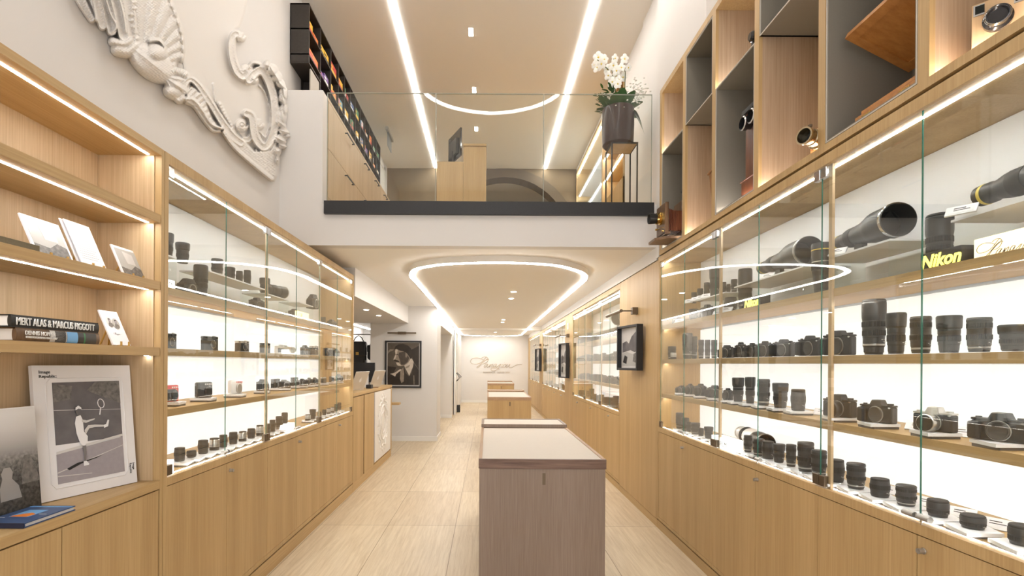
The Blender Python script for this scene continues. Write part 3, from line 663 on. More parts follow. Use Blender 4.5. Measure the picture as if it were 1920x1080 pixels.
# ------------------------------------------------------------------ plaster relief on the left wall
def relief():
    x0, x1, y0, y1 = 120, 552, -60, 350
    ns = 3; W = int((x1-x0)*ns)+1; Hh = int((y1-y0)*ns)+1
    gx, gy = np.meshgrid(np.linspace(x0, x1, W), np.linspace(y0, y1, Hh))
    h = np.zeros_like(gx)
    def seg(pts):                      # distance to a polyline, and position along it
        best = np.full(gx.shape, 1e9); tt = np.zeros_like(gx); L = [0]; mg = 22
        for a, b in zip(pts[:-1], pts[1:]): L.append(L[-1]+math.hypot(b[0]-a[0], b[1]-a[1]))
        for i, (a, b) in enumerate(zip(pts[:-1], pts[1:])):
            dx, dy = b[0]-a[0], b[1]-a[1]; l2 = dx*dx+dy*dy+1e-9
            c0, c1 = [int(min(max(q, 0), W)) for q in ((min(a[0], b[0])-mg-x0)*ns, (max(a[0], b[0])+mg-x0)*ns)]
            r0, r1 = [int(min(max(q, 0), Hh)) for q in ((min(a[1], b[1])-mg-y0)*ns, (max(a[1], b[1])+mg-y0)*ns)]
            if c1 <= c0 or r1 <= r0: continue
            sl = (slice(r0, r1), slice(c0, c1)); X_, Y_ = gx[sl], gy[sl]
            t = np.clip(((X_-a[0])*dx+(Y_-a[1])*dy)/l2, 0, 1); d = np.hypot(X_-a[0]-t*dx, Y_-a[1]-t*dy)
            u = d < best[sl]; best[sl] = np.where(u, d, best[sl]); tt[sl] = np.where(u, (L[i]+t*math.sqrt(l2))/L[-1], tt[sl])
        return best, tt
    def sm(pts, n=5): return smooth_path(pts, n)
    def band(pts, r0, r1, ht, prof='round', base=0):
        nonlocal h
        d, t = seg(sm(pts)); r = r0+(r1-r0)*t; q = np.clip(d/r, 0, 1.2)
        if prof == 'round': v = ht*np.sqrt(np.clip(1-q*q, 0, 1))
        elif prof == 'flat': v = ht*np.clip((1-q)*4, 0, 1)
        elif prof == 'cove': v = ht*np.clip((1-q)*5, 0, 1)*(.62+.38*q*q)
        elif prof == 'rope': v = ht*np.sqrt(np.clip(1-q*q, 0, 1))*(.8+.2*np.sin(t*60))
        v = np.where(q < 1, v+base*(v > 0), 0); h = np.maximum(h, v)
    def poly(pts, ht, soft=3, fn=None):
        nonlocal h
        n = len(pts); ins = np.zeros(gx.shape, bool); d = np.full(gx.shape, 1e9)
        for i in range(n):
            (ax, ay), (bx, by) = pts[i], pts[(i+1) % n]
            c = ((ay > gy) != (by > gy)) & (gx < (bx-ax)*(gy-ay)/((by-ay) or 1e-9)+ax); ins ^= c
            dx, dy = bx-ax, by-ay; t = np.clip(((gx-ax)*dx+(gy-ay)*dy)/(dx*dx+dy*dy+1e-9), 0, 1)
            d = np.minimum(d, np.hypot(gx-ax-t*dx, gy-ay-t*dy))
        v = ht*np.clip(d/soft, 0, 1); v = v*(fn if fn is not None else 1)
        h = np.maximum(h, np.where(ins, v, 0))
    def blob(cx, cy, rx, ry, ang, ht, rib=0, k=7):
        nonlocal h
        a = math.radians(ang); u = (gx-cx)*math.cos(a)+(gy-cy)*math.sin(a); v = -(gx-cx)*math.sin(a)+(gy-cy)*math.cos(a)
        q = (u/rx)**2+(v/ry)**2; z = ht*np.sqrt(np.clip(1-q, 0, 1))
        if rib: z = z*(1-rib*np.abs(np.sin(k*np.arctan2(v/ry, u/rx+1.15))))
        h = np.maximum(h, z)
    # wall field of the cartouche, just proud of the wall
    poly([(300, -60), (470, -60), (466, 0), (461, 28), (452, 52), (436, 62), (432, 90), (440, 130), (470, 135), (520, 180), (520, 280), (470, 280), (400, 190), (345, 140), (330, 60)], .012, 6)
    # feathered drapery top
    for pts, a, b, ht in [([(128, -60), (150, -5), (172, 36)], 16, 7, .07), ([(150, -60), (178, 0), (193, 48)], 16, 9, .095), ([(175, -60), (200, 0), (210, 58)], 17, 10, .115),
                          ([(200, -60), (222, 10), (232, 66)], 17, 12, .13), ([(222, -60), (243, 20), (246, 78)], 12, 11, .12)]:
        band(pts, a, b, ht, 'cove')
    for pts in [[(163, -40), (176, 8), (181, 38)], [(190, -40), (205, 20), (218, 48), (210, 62)], [(212, -40), (230, 20), (236, 60)]]: band(pts, 2.5, 2, .14)
    band([(222, 92), (240, 96), (254, 86)], 14, 12, .12); band([(212, 78), (232, 82), (244, 76)], 9, 8, .13)
    # shell
    ang = np.arctan2(gy-130, gx-262); ribs = .72+.28*np.abs(np.sin(ang*15))
    rad = np.hypot(gx-262, gy-125); prof = np.clip(.35+rad/140, 0, 1)
    poly([(232, -60), (300, -60), (318, 2), (330, 30), (337, 50), (342, 75), (344, 100), (342, 114), (334, 116), (330, 130), (322, 145), (300, 150), (262, 100), (248, 60), (244, 20)], .085, 5, ribs*prof)
    band([(240, -20), (252, 10), (246, 28), (250, 50), (256, 70), (258, 88)], 7, 6, .11, 'rope')
    band([(305, -40), (320, 6), (331, 34), (340, 62), (343, 92), (341, 114)], 4, 3, .10, 'rope')
    # the big bud
    blob(285, 118, 52, 30, 38, .17, .10, 5); blob(293, 100, 24, 20, 30, .185)
    band([(282, 76), (298, 76), (308, 88), (309, 100)], 4, 3, .13)
    # knot
    blob(332, 160, 26, 21, 35, .15, .25, 6); blob(325, 172, 20, 15, 20, .14)
    band([(318, 140), (326, 134), (338, 136), (348, 142)], 8, 7, .12, 'rope')
    band([(342, 184), (336, 188), (330, 184)], 8, 6, .10)
    # strap rising from the knot and running down to the corner
    band([(347, 172), (349, 156), (360, 150), (376, 166), (396, 196), (416, 228), (436, 255), (452, 268)], 5, 8, .115, 'cove')
    band([(400, 158), (402, 175), (404, 190)], 3, 2, .03); band([(412, 195), (420, 212), (432, 232), (440, 248)], 4, 3, .06, 'rope')
    # acanthus leaf
    e = .75+.25*np.abs(np.sin((gx+gy)*.22))
    poly([(347, 172), (356, 160), (366, 162), (374, 170), (382, 176), (388, 184), (392, 200), (400, 222), (410, 234), (419, 241), (408, 245), (396, 240), (382, 225), (372, 207), (360, 195), (346, 190)], .09, 4, e)
    band([(350, 186), (364, 188), (380, 208), (396, 232), (416, 241)], 5, 3, .115); band([(352, 190), (366, 198), (380, 220), (398, 243), (412, 246)], 6, 3, .09)
    # corner plate
    poly([(412, 232), (440, 254), (460, 262), (478, 282), (505, 280), (522, 250), (521, 300), (520, 330), (515, 341), (506, 338), (475, 310), (440, 280), (418, 252)], .075, 4)
    band([(420, 248), (440, 276), (475, 308), (510, 336)], 4, 4, .095, 'flat')
    for cx, cy in [(480, 283), (488, 285), (481, 293), (493, 292), (487, 299), (502, 292), (509, 297), (495, 303), (503, 306), (512, 309), (498, 313), (506, 319), (515, 318), (513, 328)]: blob(cx, cy, 1.8, 4, 15, .088)
    # C scrolls
    band([(444, 64), (438, 66), (434, 84), (436, 108), (444, 132), (454, 143), (462, 141), (466, 130)], 7, 8, .095, 'cove')
    for cx, cy, r in [(452, 70, 7), (460, 131, 8), (475, 148, 8), (454, 235, 11), (484, 234, 9)]:
        for k in range(3): band([(cx+(r-k*2.6)*math.cos(a), cy+(r-k*2.6)*math.sin(a)) for a in np.linspace(.4*k, 5.2+.4*k, 12)], 2.4, 1.8, .065+.012*k)
        blob(cx, cy, r*.45, r*.45, 0, .10)
    band([(466, 128), (474, 118), (486, 120), (490, 126)], 3, 3, .085)
    band([(468, 150), (478, 138), (490, 132), (502, 148), (512, 178), (516, 212), (514, 245), (504, 270), (494, 276), (482, 264), (476, 246), (474, 228), (470, 217), (462, 213)], 9, 8, .11, 'cove')
    band([(486, 160), (496, 172), (503, 190), (508, 220), (502, 250), (497, 258), (490, 250), (482, 244)], 2, 1.5, .06, 'rope')
    band([(458, 262), (466, 262), (472, 252), (473, 238)], 6, 5, .08, 'cove')
    # frill down the outer edge
    for cx, cy, rx, ry, an in [(500, 122, 5, 8, 20), (511, 132, 11, 9, 60), (520, 146, 12, 9, 60), (527, 158, 13, 8, 50), (533, 176, 13, 10, 80), (531, 187, 12, 8, 70), (534, 206, 13, 10, 90), (531, 220, 14, 10, 80), (528, 232, 12, 7, 40), (535, 247, 13, 9, 20), (540, 255, 9, 8, 0), (527, 262, 12, 9, 30), (530, 273, 9, 6, 20), (521, 283, 6, 8, 0), (520, 300, 3, 9, 0)]:
        blob(cx, cy, rx*1.15, ry*1.15, an, .19, .30, 4)
    h *= .62
    ker = np.array([1, 4, 7, 9, 7, 4, 1], float); ker /= ker.sum()
    for _ in range(4):
        for ax in (0, 1): h = sum(k*np.roll(h, i-3, ax) for i, k in enumerate(ker))
    h += np.where(h > .015, .0012*np.sin(gx*.9+np.sin(gy*.7))*np.sin(gy*1.1), 0)
    # onto the wall plane
    a = ((gx-VX)+ROLL*(gy-VY))/F; b = -((gy-VY)-ROLL*(gx-VX))/F
    Y = XW/a; Z = H+b*Y
    top = ZU-.01; Zc = np.minimum(Z, top)
    Ydir = np.clip(h, 0, None)
    # the outline was read on the wall; raised points keep their wall position and only move out
    X = XW+.0006+h; Yp = np.minimum(X/a, 4.597); Zp = np.minimum(H+b*Yp, top)
    keep = (h > .003) & (H+b*Yp < top) & (X/a < 4.66)
    idx = -np.ones(gx.shape, int)
    cell = (keep[:-1, :-1] | keep[1:, :-1] | keep[:-1, 1:] | keep[1:, 1:]) & (Zp[:-1, :-1] < top-.001)
    use = np.zeros_like(keep)
    use[:-1, :-1] |= cell; use[1:, :-1] |= cell; use[:-1, 1:] |= cell; use[1:, 1:] |= cell
    idx[use] = np.arange(use.sum())
    vs = np.stack([X[use], Yp[use], Zp[use]], 1)
    r, c = np.nonzero(cell)
    fs = np.stack([idx[r, c], idx[r+1, c], idx[r+1, c+1], idx[r, c+1]], 1)
    me = bpy.data.meshes.new('plaster_relief'); me.from_pydata(vs.tolist(), [], fs.tolist()); me.update(); me.shade_smooth(); me.materials.append(MATS['plaster'])
    o = bpy.data.objects.new('plaster_relief', me); col.objects.link(o)
    tag(o, 'carved white baroque plaster ornament with shell and scrolls on the tall wall', 'relief')
relief()
# ------------------------------------------------------------------ lenses and cameras
def vis(root, parts):      # parts: (name, mb, mat, kw)
    for nme, m, mat in parts: obj(nme, m, mat, root, smooth=True)
PROTO = {}
def park(name):            # prototypes are built, used once as the first copy, never left over
    t = bpy.data.objects.new(name, None); col.objects.link(t); t.location = (0, -50, 0); return t
def ribs(r, z0, z1, n=36, d=.035):
    m = MB(); vs = []; fs = []
    for z in (z0, z0+.004, z1-.004, z1):
        for i in range(n*2):
            a = PI*i/n; rr = r*(1+(d if i % 2 else 0)) if z0 < z < z1 else r*.98
            vs.append((rr*math.cos(a), rr*math.sin(a), z))
    k = n*2
    for j in range(3):
        for i in range(k): fs.append((j*k+i, j*k+(i+1) % k, (j+1)*k+(i+1) % k, (j+1)*k+i))
    return m.add(vs, fs)
def make_lens(kind):
    """unit lens: radius 1, height 1 (scaled when placed), mount down"""
    t = park('camera_lens'); L = 'lens_black'
    R = lambda *p: MB().lathe(list(p), 32)
    tick = lambda z, w=.5, h=.018, r=1.0, a=-2.0: MB().box(-w/2, w/2, -r-.012, -r+.05, z, z+h)
    if kind == 'zoom':
        vis(t, [('barrel', R((.80, .0), (.82, .05), (.86, .06), (.86, .16), (.92, .2), (.94, .33), (.96, .34), (.96, .5), (.95, .51), (.95, .66), (.97, .67), (.97, .88), (1, .9), (1, .955), (.97, .97)), L),
                ('zoom_ring', ribs(.975, .36, .5), 'lens_rubber'), ('focus_ring', ribs(.965, .70, .84), 'lens_rubber'),
                ('lens_cap', R((.95, .955), (.96, .985), (.93, 1), (.3, 1)), 'lens_rubber'), ('gloss_band', R((.865, .1), (.875, .11), (.875, .145), (.865, .15)), 'satin')])
    elif kind == 'hood':
        vis(t, [('barrel', R((.70, 0), (.72, .05), (.76, .06), (.78, .2), (.82, .22), (.84, .5), (.86, .52), (.86, .66)), L),
                ('focus_ring', ribs(.85, .30, .46), 'lens_rubber'), ('lens_hood', R((.86, .63), (.95, .66), (.97, .7), (1, .93), (1, .97), (.97, .975), (.95, .93)), L),
                ('lens_cap', R((.95, .955), (.95, .99), (.9, 1), (.3, 1)), 'lens_rubber')])
    elif kind == 'tall':
        vis(t, [('barrel', R((.72, 0), (.74, .03), (.80, .04), (.82, .13), (.88, .15), (.88, .3), (.9, .31), (.92, .45), (.94, .46), (.94, .62), (.98, .66), (1, .7), (1, .93), (.97, .95)), L),
                ('zoom_ring', ribs(.92, .34, .44), 'lens_rubber'), ('focus_ring', ribs(.955, .5, .6), 'lens_rubber'),
                ('lens_cap', R((.97, .94), (.98, .97), (.9, 1), (.3, 1)), 'lens_rubber'), ('gloss_band', R((.89, .155), (.90, .16), (.90, .185), (.89, .19)), 'satin')])
    elif kind == 'prime':
        vis(t, [('barrel', R((.86, 0), (.88, .06), (.94, .08), (.95, .3), (.98, .33), (1, .36), (1, .72), (.98, .75), (.95, .9)), L),
                ('focus_ring', ribs(1.0, .42, .68, 30, .03), 'lens_rubber'), ('rear_cap', R((.85, -.002), (.87, .0), (.87, .07), (.85, .08)), 'lens_rubber'),
                ('lens_cap', R((.93, .88), (.95, .95), (.9, 1), (.25, 1)), 'lens_rubber')])
    elif kind == 'short':
        vis(t, [('barrel', R((.84, 0), (.86, .12), (.93, .16), (.94, .45), (1, .5), (1, .8), (.96, .86)), L),
                ('focus_ring', ribs(.955, .2, .44, 30, .03), 'lens_rubber'), ('lens_cap', R((.95, .84), (.95, .94), (.88, 1), (.25, 1)), 'lens_rubber')])
    elif kind == 'silver':
        vis(t, [('barrel', R((.88, .26), (.98, .3), (.98, .55), (1, .57), (1, .86), (.94, .9)), 'silver'), ('focus_ring', ribs(.985, .36, .5, 24, .02), 'satin'),
                ('rear_cap', R((.95, 0), (.97, .01), (.97, .25), (.9, .27)), 'cam_leather'), ('lens_cap', R((.93, .89), (.94, .96), (.88, 1), (.25, 1)), 'lens_rubber')])
    elif kind == 'gold':
        vis(t, [('barrel', R((.66, 0), (.68, .08), (.72, .09), (.74, .22), (.8, .24), (.82, .36), (.93, .44), (.95, .7), (1, .78), (1, .96), (.96, 1), (.3, 1)), L),
                ('gold_ring', R((1.0, .855), (1.012, .86), (1.012, .872), (1.0, .877)), 'petal_yellow'), ('silver_ring', R((.955, .62), (.968, .625), (.968, .635), (.955, .64)), 'silver'),
                ('focus_ring', ribs(.95, .47, .58), 'lens_rubber'), ('collar_foot', MB().box(.7, 1.45, -.25, .25, .12, .36), L)])
    mk = MB()
    for a in (-2.4, -1.9, -2.15, -1.65):
        z = .2 if kind != 'silver' else .62; r = .96 if kind in ('prime', 'short', 'silver') else .9
        M = Matrix.Rotation(a+PI/2, 4, 'Z') @ Matrix.Translation((0, -r, z+(.02 if a in (-2.15, -1.65) else .06)))
        o = mk; w = .10
        pts = [tuple(M @ Vector(p)) for p in [(-w, -.03, 0), (w, -.03, 0), (w, -.03, .012), (-w, -.03, .012), (-w, .03, 0), (w, .03, 0), (w, .03, .012), (-w, .03, .012)]]
        mk.add(pts, [(0, 1, 2, 3), (4, 7, 6, 5), (0, 4, 5, 1), (3, 2, 6, 7), (0, 3, 7, 4), (1, 5, 6, 2)])
    obj('engraved_marks', mk, 'white', t)
    return t
def make_camera(kind):
    """unit camera: width 1 (x), depth about .55 (front at -y), height 1 (z)"""
    t = park('camera'); B = 'cam_black'
    def body(p, mat, name, bev=.03): return obj(name, p, mat, t, bevel=bev, smooth=False)
    front = lambda m, r, z, y0, y1, x=0: m.lathe([(r, 0), (r, y1-y0)], 28, Matrix.Translation((x, -y0, z)) @ Matrix.Rotation(PI/2, 4, 'X'))
    def disc(rs, x, z, y0):    # rings along -y : list (radius, dist)
        return MB().lathe([(r*.86, d) for r, d in rs], 30, Matrix.Translation((x, y0, z)) @ Matrix.Diagonal((.8, 1, 1.25, 1)) @ Matrix.Rotation(PI/2, 4, 'X'))
    if kind in ('slr', 'mirrorless', 'retro', 'retro_silver'):
        top = 'silver' if kind == 'retro_silver' else B
        h = .70 if kind != 'slr' else .74
        body(MB().box(-.5, .5, -.16, .16, 0, h), 'cam_leather' if kind.startswith('retro') else B, 'body', .05)
        body(MB().box(-.5, .5, -.155, .155, h, h+.08), top, 'top_plate', .02)
        if kind in ('slr', 'mirrorless'):
            body(MB().box(-.52, -.27, -.36 if kind == 'slr' else -.3, -.14, .02, h-.04), 'cam_leather', 'grip', .07)
        pw = .2
        pr = MB().prism([(-pw, -.2), (pw, -.2), (pw*.62, .0), (-pw*.62, .0)], h+.04, 1.0) if False else MB().add(
            [(-pw, -.2, h), (pw, -.2, h), (pw, .2, h), (-pw, .2, h), (-pw*.62, -.14, 1), (pw*.62, -.14, 1), (pw*.7, .15, 1), (-pw*.7, .15, 1)],
            [(0, 3, 2, 1), (4, 5, 6, 7), (0, 1, 5, 4), (1, 2, 6, 5), (2, 3, 7, 6), (3, 0, 4, 7)])
        body(pr, top, 'viewfinder_hump', .03)
        obj('mount_ring', disc([(.335, 0), (.335, .04), (.315, .045), (.31, .02)], .03, .37, -.155), 'satin', t, smooth=True)
        obj('body_cap', disc([(.31, 0), (.31, .065), (.28, .075), (.25, .06), (.01, .06)], .03, .37, -.16), 'dark_grey', t, smooth=True)
        obj('dial', MB().lathe([(.09, h+.07), (.09, h+.15)], 20, Matrix.Translation((.37, 0, 0))).lathe([(.06, h+.07), (.06, h+.13)], 16, Matrix.Translation((-.4, -.02, 0))), top, t)
        obj('strap_lug', MB().lathe([(.035, 0), (.035, .03)], 12, Matrix.Translation((.44, -.15, h-.02)) @ Matrix.Rotation(PI/2, 4, 'X')), 'chrome', t)
        if kind.startswith('retro'):
            s2 = 'silver' if kind == 'retro_silver' else 'lens_black'
            obj('camera_lens', disc([(.31, 0), (.34, .05), (.34, .3), (.32, .32), (.29, .32)], .03, .36, -.2), s2, t, smooth=True)
            obj('lens_cap', disc([(.30, 0), (.30, .02), (.01, .02)], .03, .36, -.515), 'lens_rubber', t, smooth=True)
    elif kind == 'slr_lens':
        pass
    elif kind in ('rangefinder', 'rangefinder_silver'):
        top = 'silver' if kind.endswith('silver') else B
        body(MB().box(-.5, .5, -.15, .15, 0, .78), 'cam_leather', 'body', .05)
        body(MB().box(-.5, .5, -.15, .15, .78, .97), top, 'top_plate', .03); body(MB().box(-.49, .49, -.15, .15, -.005, .06), top, 'base_plate', .01)
        obj('shutter_dial', MB().lathe([(.08, .96), (.08, 1.02)], 18, Matrix.Translation((.3, 0, 0))).lathe([(.05, .96), (.05, 1.0)], 14, Matrix.Translation((.43, 0, 0))), 'satin', t)
        obj('window', MB().box(-.42, -.28, -.153, -.145, .83, .92).box(.0, .08, -.153, -.145, .84, .91).box(.3, .42, -.153, -.145, .83, .92), 'front_glass', t)
        obj('mount_ring', disc([(.27, 0), (.27, .07), (.24, .08), (.22, .02)], .08, .42, -.15), 'chrome', t, smooth=True)
        obj('body_cap', disc([(.235, 0), (.235, .07), (.2, .085), (.01, .085)], .08, .42, -.15), 'dark_grey', t, smooth=True)
    elif kind in ('instant_red', 'instant_black', 'instant_white'):
        c = {'instant_red': 'red', 'instant_black': B, 'instant_white': 'print_white'}[kind]
        body(MB().box(-.5, .5, -.16, .16, 0, 1), c, 'body', .09); body(MB().box(-.47, .2, -.175, -.15, .05, .76), 'cam_leather' if kind != 'instant_white' else 'print_white', 'front_plate', .02)
        obj('camera_lens', disc([(.34, 0), (.34, .09), (.3, .13), (.01, .13)], .12, .40, -.16), 'lens_gloss' if kind != 'instant_white' else 'satin', t, smooth=True)
        w = MB()
        for k in range(4): w.box(-.05+.14*k, .04+.14*k, -.168, -.15, .82, .91)
        obj('window', w, 'print_white' if kind != 'instant_white' else 'red', t)
    elif kind == 'compact_lens':
        body(MB().box(-.5, .5, -.14, .14, 0, .85), 'silver', 'body', .04); body(MB().box(-.49, .49, -.145, .145, .12, .6), 'cam_leather', 'leather_band', .01)
        obj('top_dial', MB().lathe([(.08, .85), (.08, .95)], 16, Matrix.Translation((.3, 0, 0))).box(-.2, .1, -.1, .1, .85, 1.0), 'silver', t)
        obj('camera_lens', disc([(.26, 0), (.26, .25), (.33, .3), (.33, .6), (.3, .6)], .1, .4, -.15), 'silver', t, smooth=True)
        obj('front_element', disc([(.29, 0), (.01, .0), (.01, .01)], .1, .4, -.72), 'front_glass', t)
    elif kind == 'medium':
        body(MB().box(-.42, .42, -.25, .3, 0, .62), 'cam_leather', 'body', .04); body(MB().box(-.4, .4, -.2, .25, .62, .70), B, 'top_plate', .02)
        body(MB().add([(-.3, -.25, .7), (.3, -.25, .7), (.3, .3, .7), (-.3, .3, .7), (-.2, -.2, 1), (.2, -.2, 1), (.25, .05, 1), (-.25, .05, 1)], [(0, 3, 2, 1), (4, 5, 6, 7), (0, 1, 5, 4), (1, 2, 6, 5), (2, 3, 7, 6), (3, 0, 4, 7)]), B, 'viewfinder_hump', .03)
        obj('mount_ring', disc([(.3, 0), (.3, .12), (.26, .13), (.24, .05)], 0, .34, -.25), 'satin', t, smooth=True)
        obj('body_cap', disc([(.25, 0), (.25, .09), (.01, .1)], 0, .34, -.25), 'dark_grey', t, smooth=True)
    return t
DESC = {'zoom': ('black zoom lens', 'lens'), 'hood': ('black hooded lens', 'lens'), 'tall': ('tall black lens', 'lens'), 'prime': ('black prime lens', 'lens'), 'short': ('squat black lens', 'lens'),
        'silver': ('silver lens', 'lens'), 'gold': ('black lens with gold ring', 'lens'), 'slr': ('black reflex camera body', 'camera'), 'mirrorless': ('black mirrorless camera body', 'camera'),
        'retro': ('black retro camera', 'camera'), 'retro_silver': ('silver-topped retro camera', 'camera'), 'rangefinder': ('black rangefinder camera', 'camera'),
        'rangefinder_silver': ('silver-topped rangefinder camera', 'camera'), 'instant_red': ('red compact camera', 'camera'), 'instant_black': ('glossy black compact camera', 'camera'),
        'instant_white': ('white compact camera', 'camera'), 'compact_lens': ('silver camera with protruding lens', 'camera'), 'medium': ('blocky black camera', 'camera')}
def put(kind, loc, scale, rz, label, group):
    cat = DESC[kind][1]
    if kind not in PROTO:
        PROTO[kind] = make_lens(kind) if cat == 'lens' else make_camera(kind); r = PROTO[kind]
        r.location = loc; r.scale = scale; r.rotation_euler = (0, 0, rz); tag(r, label, cat, group); return r
    return dup(PROTO[kind], loc, rz, scale, label, group, cat)
NAMES = {1: {0: 'bottom ledge', 1: 'second shelf', 2: 'third shelf', 3: 'top shelf'}}
CASE = {-1: 'showcase beside the bookcase', 1: 'showcase under the cubbies'}
def place_row(s, zbase, Xi, rows, shelf, place, trays=False, far_first=True):
    """rows: (kind, x0, x1, ytop, ybase[, dX, dz]) read off the photo, in any order"""
    rows = sorted(rows, key=lambda r: -abs(1/((r[1]+r[2])/2-VX)))
    for i, r in enumerate(rows):
        kind, x0, x1, ya, yb = r[:5]; X = s*(Xi+(r[5] if len(r) > 5 else 0)); dz = r[6] if len(r) > 6 else 0
        xc, yc = (x0+x1)/2, (ya+yb)/2; a, _ = der(xc, yc); Y = X/a; px = (x1-x0)*Y/F
        z = zbase+dz; st = math.sqrt(1+a*a); cat = DESC[kind][1]
        if trays: z += .022
        n = ORD[i+1]; lab = f'{DESC[kind][0]}, {n} from far end, {shelf} of {place}'
        if cat == 'lens':
            rad = px/2/st*.98; ell = 2*rad*abs(z-H)/Y; hh = max(.03, (yb-ya)*Y/F-ell)
            put(kind, (X, Y, z), (rad, rad, hh), s*1.0+(PI if s < 0 else 0)*0, lab, f'lenses on the {shelf} of the {place}')
        else:
            al = math.radians(62); w = px/(abs(math.sin(math.radians(90)-0))*(.62*abs(a)*1.0+.62)) ; w = min(max(w, .07), .17)
            hh = (yb-ya)*Y/F-.035*abs(z-H)/Y
            hh = max(.05, hh)
            put(kind, (X, Y, z), (w, min(w, .13)*.95, hh), -s*math.radians(72), lab, f'cameras on the {shelf} of the {place}')
        if trays:
            pl = MB().prism([(-.075, -.058), (.045, -.058), (.075, .058), (-.045, .058)], .010, .021) if s > 0 else MB().prism([(-.045, -.058), (.075, -.058), (.045, .058), (-.075, .058)], .010, .021)
            sc = 1
            b = thing('display_plate', f'white slanted plate, {n} from far end, {shelf} of {place}', 'display stand', (X-s*.0, Y, zbase), 0, f'white plates on the {shelf} of the {place}')
            if Y > 3.6: b.scale = (.9, .72, 1)
            obj('plate', pl, 'acrylic', b); obj('foot', MB().box(-.05, .05, -.045, .045, 0, .010), 'ink_grey', b)
P1 = CASE[1]
place_row(1, ZLR[0], 1.60, [('tall', 1266.6, 1282.5, 768.6, 800), ('zoom', 1277, 1292.6, 778.7, 804), ('prime', 1286.6, 1296, 788, 807.6), ('zoom', 1295, 1313, 788, 811), ('short', 1309, 1320, 798, 813.6),
    ('hood', 1319.5, 1338, 796, 820), ('short', 1341, 1356, 803, 820), ('zoom', 1394, 1410.5, 812, 845), ('zoom', 1411, 1434, 816.7, 851), ('prime', 1428, 1452, 821.5, 857.6), ('hood', 1448, 1473, 826, 864),
    ('zoom', 1473, 1493.6, 828, 872), ('zoom', 1494, 1527, 820, 880), ('zoom', 1520, 1551, 835, 888), ('prime', 1551, 1584, 852, 899), ('zoom', 1586, 1624, 858, 912), ('prime', 1630, 1669.7, 884.7, 926),
    ('zoom', 1678, 1720, 897, 943), ('short', 1735.7, 1781.6, 923.6, 964), ('short', 1797.5, 1851, 950.8, 987), ('short', 1887, 1945, 968, 1018)], 'bottom ledge', P1, trays=True)
place_row(1, ZLR[1], 1.61, [('mirrorless', 1268.5, 1286.6, 721, 735), ('retro', 1286, 1302, 717, 737), ('retro', 1303, 1324.6, 719, 742), ('mirrorless', 1326, 1354, 721, 745), ('retro', 1356, 1374, 726, 748.6),
    ('hood', 1372, 1396, 710, 756), ('hood', 1396, 1417, 709, 759.4), ('zoom', 1419, 1444, 714, 764.7), ('hood', 1447, 1479, 720, 768.6), ('prime', 1482, 1511, 731, 772.7),
    ('retro', 1545, 1603.6, 735, 778.6), ('mirrorless', 1615, 1678.6, 745.5, 790), ('retro_silver', 1715.5, 1791, 758, 805.8), ('mirrorless', 1825, 1930, 770, 826.4)], 'second shelf', P1, trays=True)
place_row(1, ZLR[2]+.004, 1.625, [('zoom', 1252, 1268, 647, 671), ('silver', 1257, 1268.5, 658, 671, -.06), ('tall', 1279, 1299, 623, 671), ('tall', 1296, 1308, 629, 671, .05), ('zoom', 1309, 1320, 636, 671), ('zoom', 1321, 1332, 636, 671, .04),
    ('zoom', 1333, 1345, 637, 671), ('mirrorless', 1349, 1377, 644, 668), ('mirrorless', 1378, 1400, 636, 665), ('slr', 1400, 1421, 638, 665), ('slr', 1421, 1448, 634, 664), ('slr', 1450, 1489, 630, 662.6),
    ('slr', 1497.7, 1540, 621.7, 660), ('slr', 1545, 1602.5, 614, 660.5), ('tall', 1614, 1663, 559, 662.7, .02), ('hood', 1659, 1701, 584, 661.5), ('zoom', 1704.5, 1748, 591, 660.5), ('hood', 1753, 1806, 588.8, 659),
    ('zoom', 1810, 1862, 593, 658), ('hood', 1868, 1930, 606, 656.5)], 'third shelf', P1)
# top shelf of the right case: lenses on clear risers, big telephotos, lit signs
def riser(s, X0, X1, y0, y1, z0, z1, label):
    t = thing('acrylic_riser', label, 'display stand', (s*(X0+X1)/2, (y0+y1)/2, z0)); a, b, c, d = -(X1-X0)/2, (X1-X0)/2, -(y1-y0)/2, (y1-y0)/2; h = z1-z0
    obj('top', MB().box(a, b, c, d, h-.008, h), 'acrylic', t); obj('sides', MB().box(a, b, c, c+.006, 0, h-.008).box(a, b, d-.006, d, 0, h-.008), 'glass', t)
riser(1, 1.68, 1.87, 3.62, 4.10, ZLR[3], ZLR[3]+.175, 'white riser at the far end of the top shelf under the cubbies')
riser(1, 1.62, 1.86, 2.62, 3.36, ZLR[3], ZLR[3]+.17, 'long white riser under the dark telephoto lens with wide hood, behind the gold-ringed lens')
riser(1, 1.62, 1.86, 2.06, 2.52, ZLR[3], ZLR[3]+.17, 'white riser under the bright-rimmed telephoto lens')
riser(1, 1.63, 1.87, 1.20, 1.80, ZLR[3], ZLR[3]+.17, 'white riser beside the wooden sign, nearest the cash side')
for ch in []: pass
place_row(1, ZLR[3], 1.74, [('zoom', 1296, 1307, 533.5, 555, 0, .175), ('zoom', 1307, 1319, 526.6, 552, 0, .175), ('zoom', 1319.5, 1331, 517, 550, 0, .175), ('hood', 1329, 1351, 493.4, 550, 0, .175), ('prime', 1351.6, 1362, 520.6, 545, 0, .175), ('prime', 1362, 1370, 525, 545, .03, .175), ('zoom', 1370, 1383, 516.5, 541, 0, .175)], 'far riser', P1)
place_row(1, ZLR[3], 1.62, [('medium', 1261, 1279, 580, 595), ('hood', 1291, 1310.6, 561, 585), ('mirrorless', 1313, 1339.5, 567.6, 594), ('prime', 1357.6, 1382, 553.6, 585.6), ('tall', 1383, 1411, 500, 585, .08), ('gold', 1520, 1560, 451, 550, -.02), ('tall', 1733, 1790, 389, 504, .02)], 'top shelf', P1)
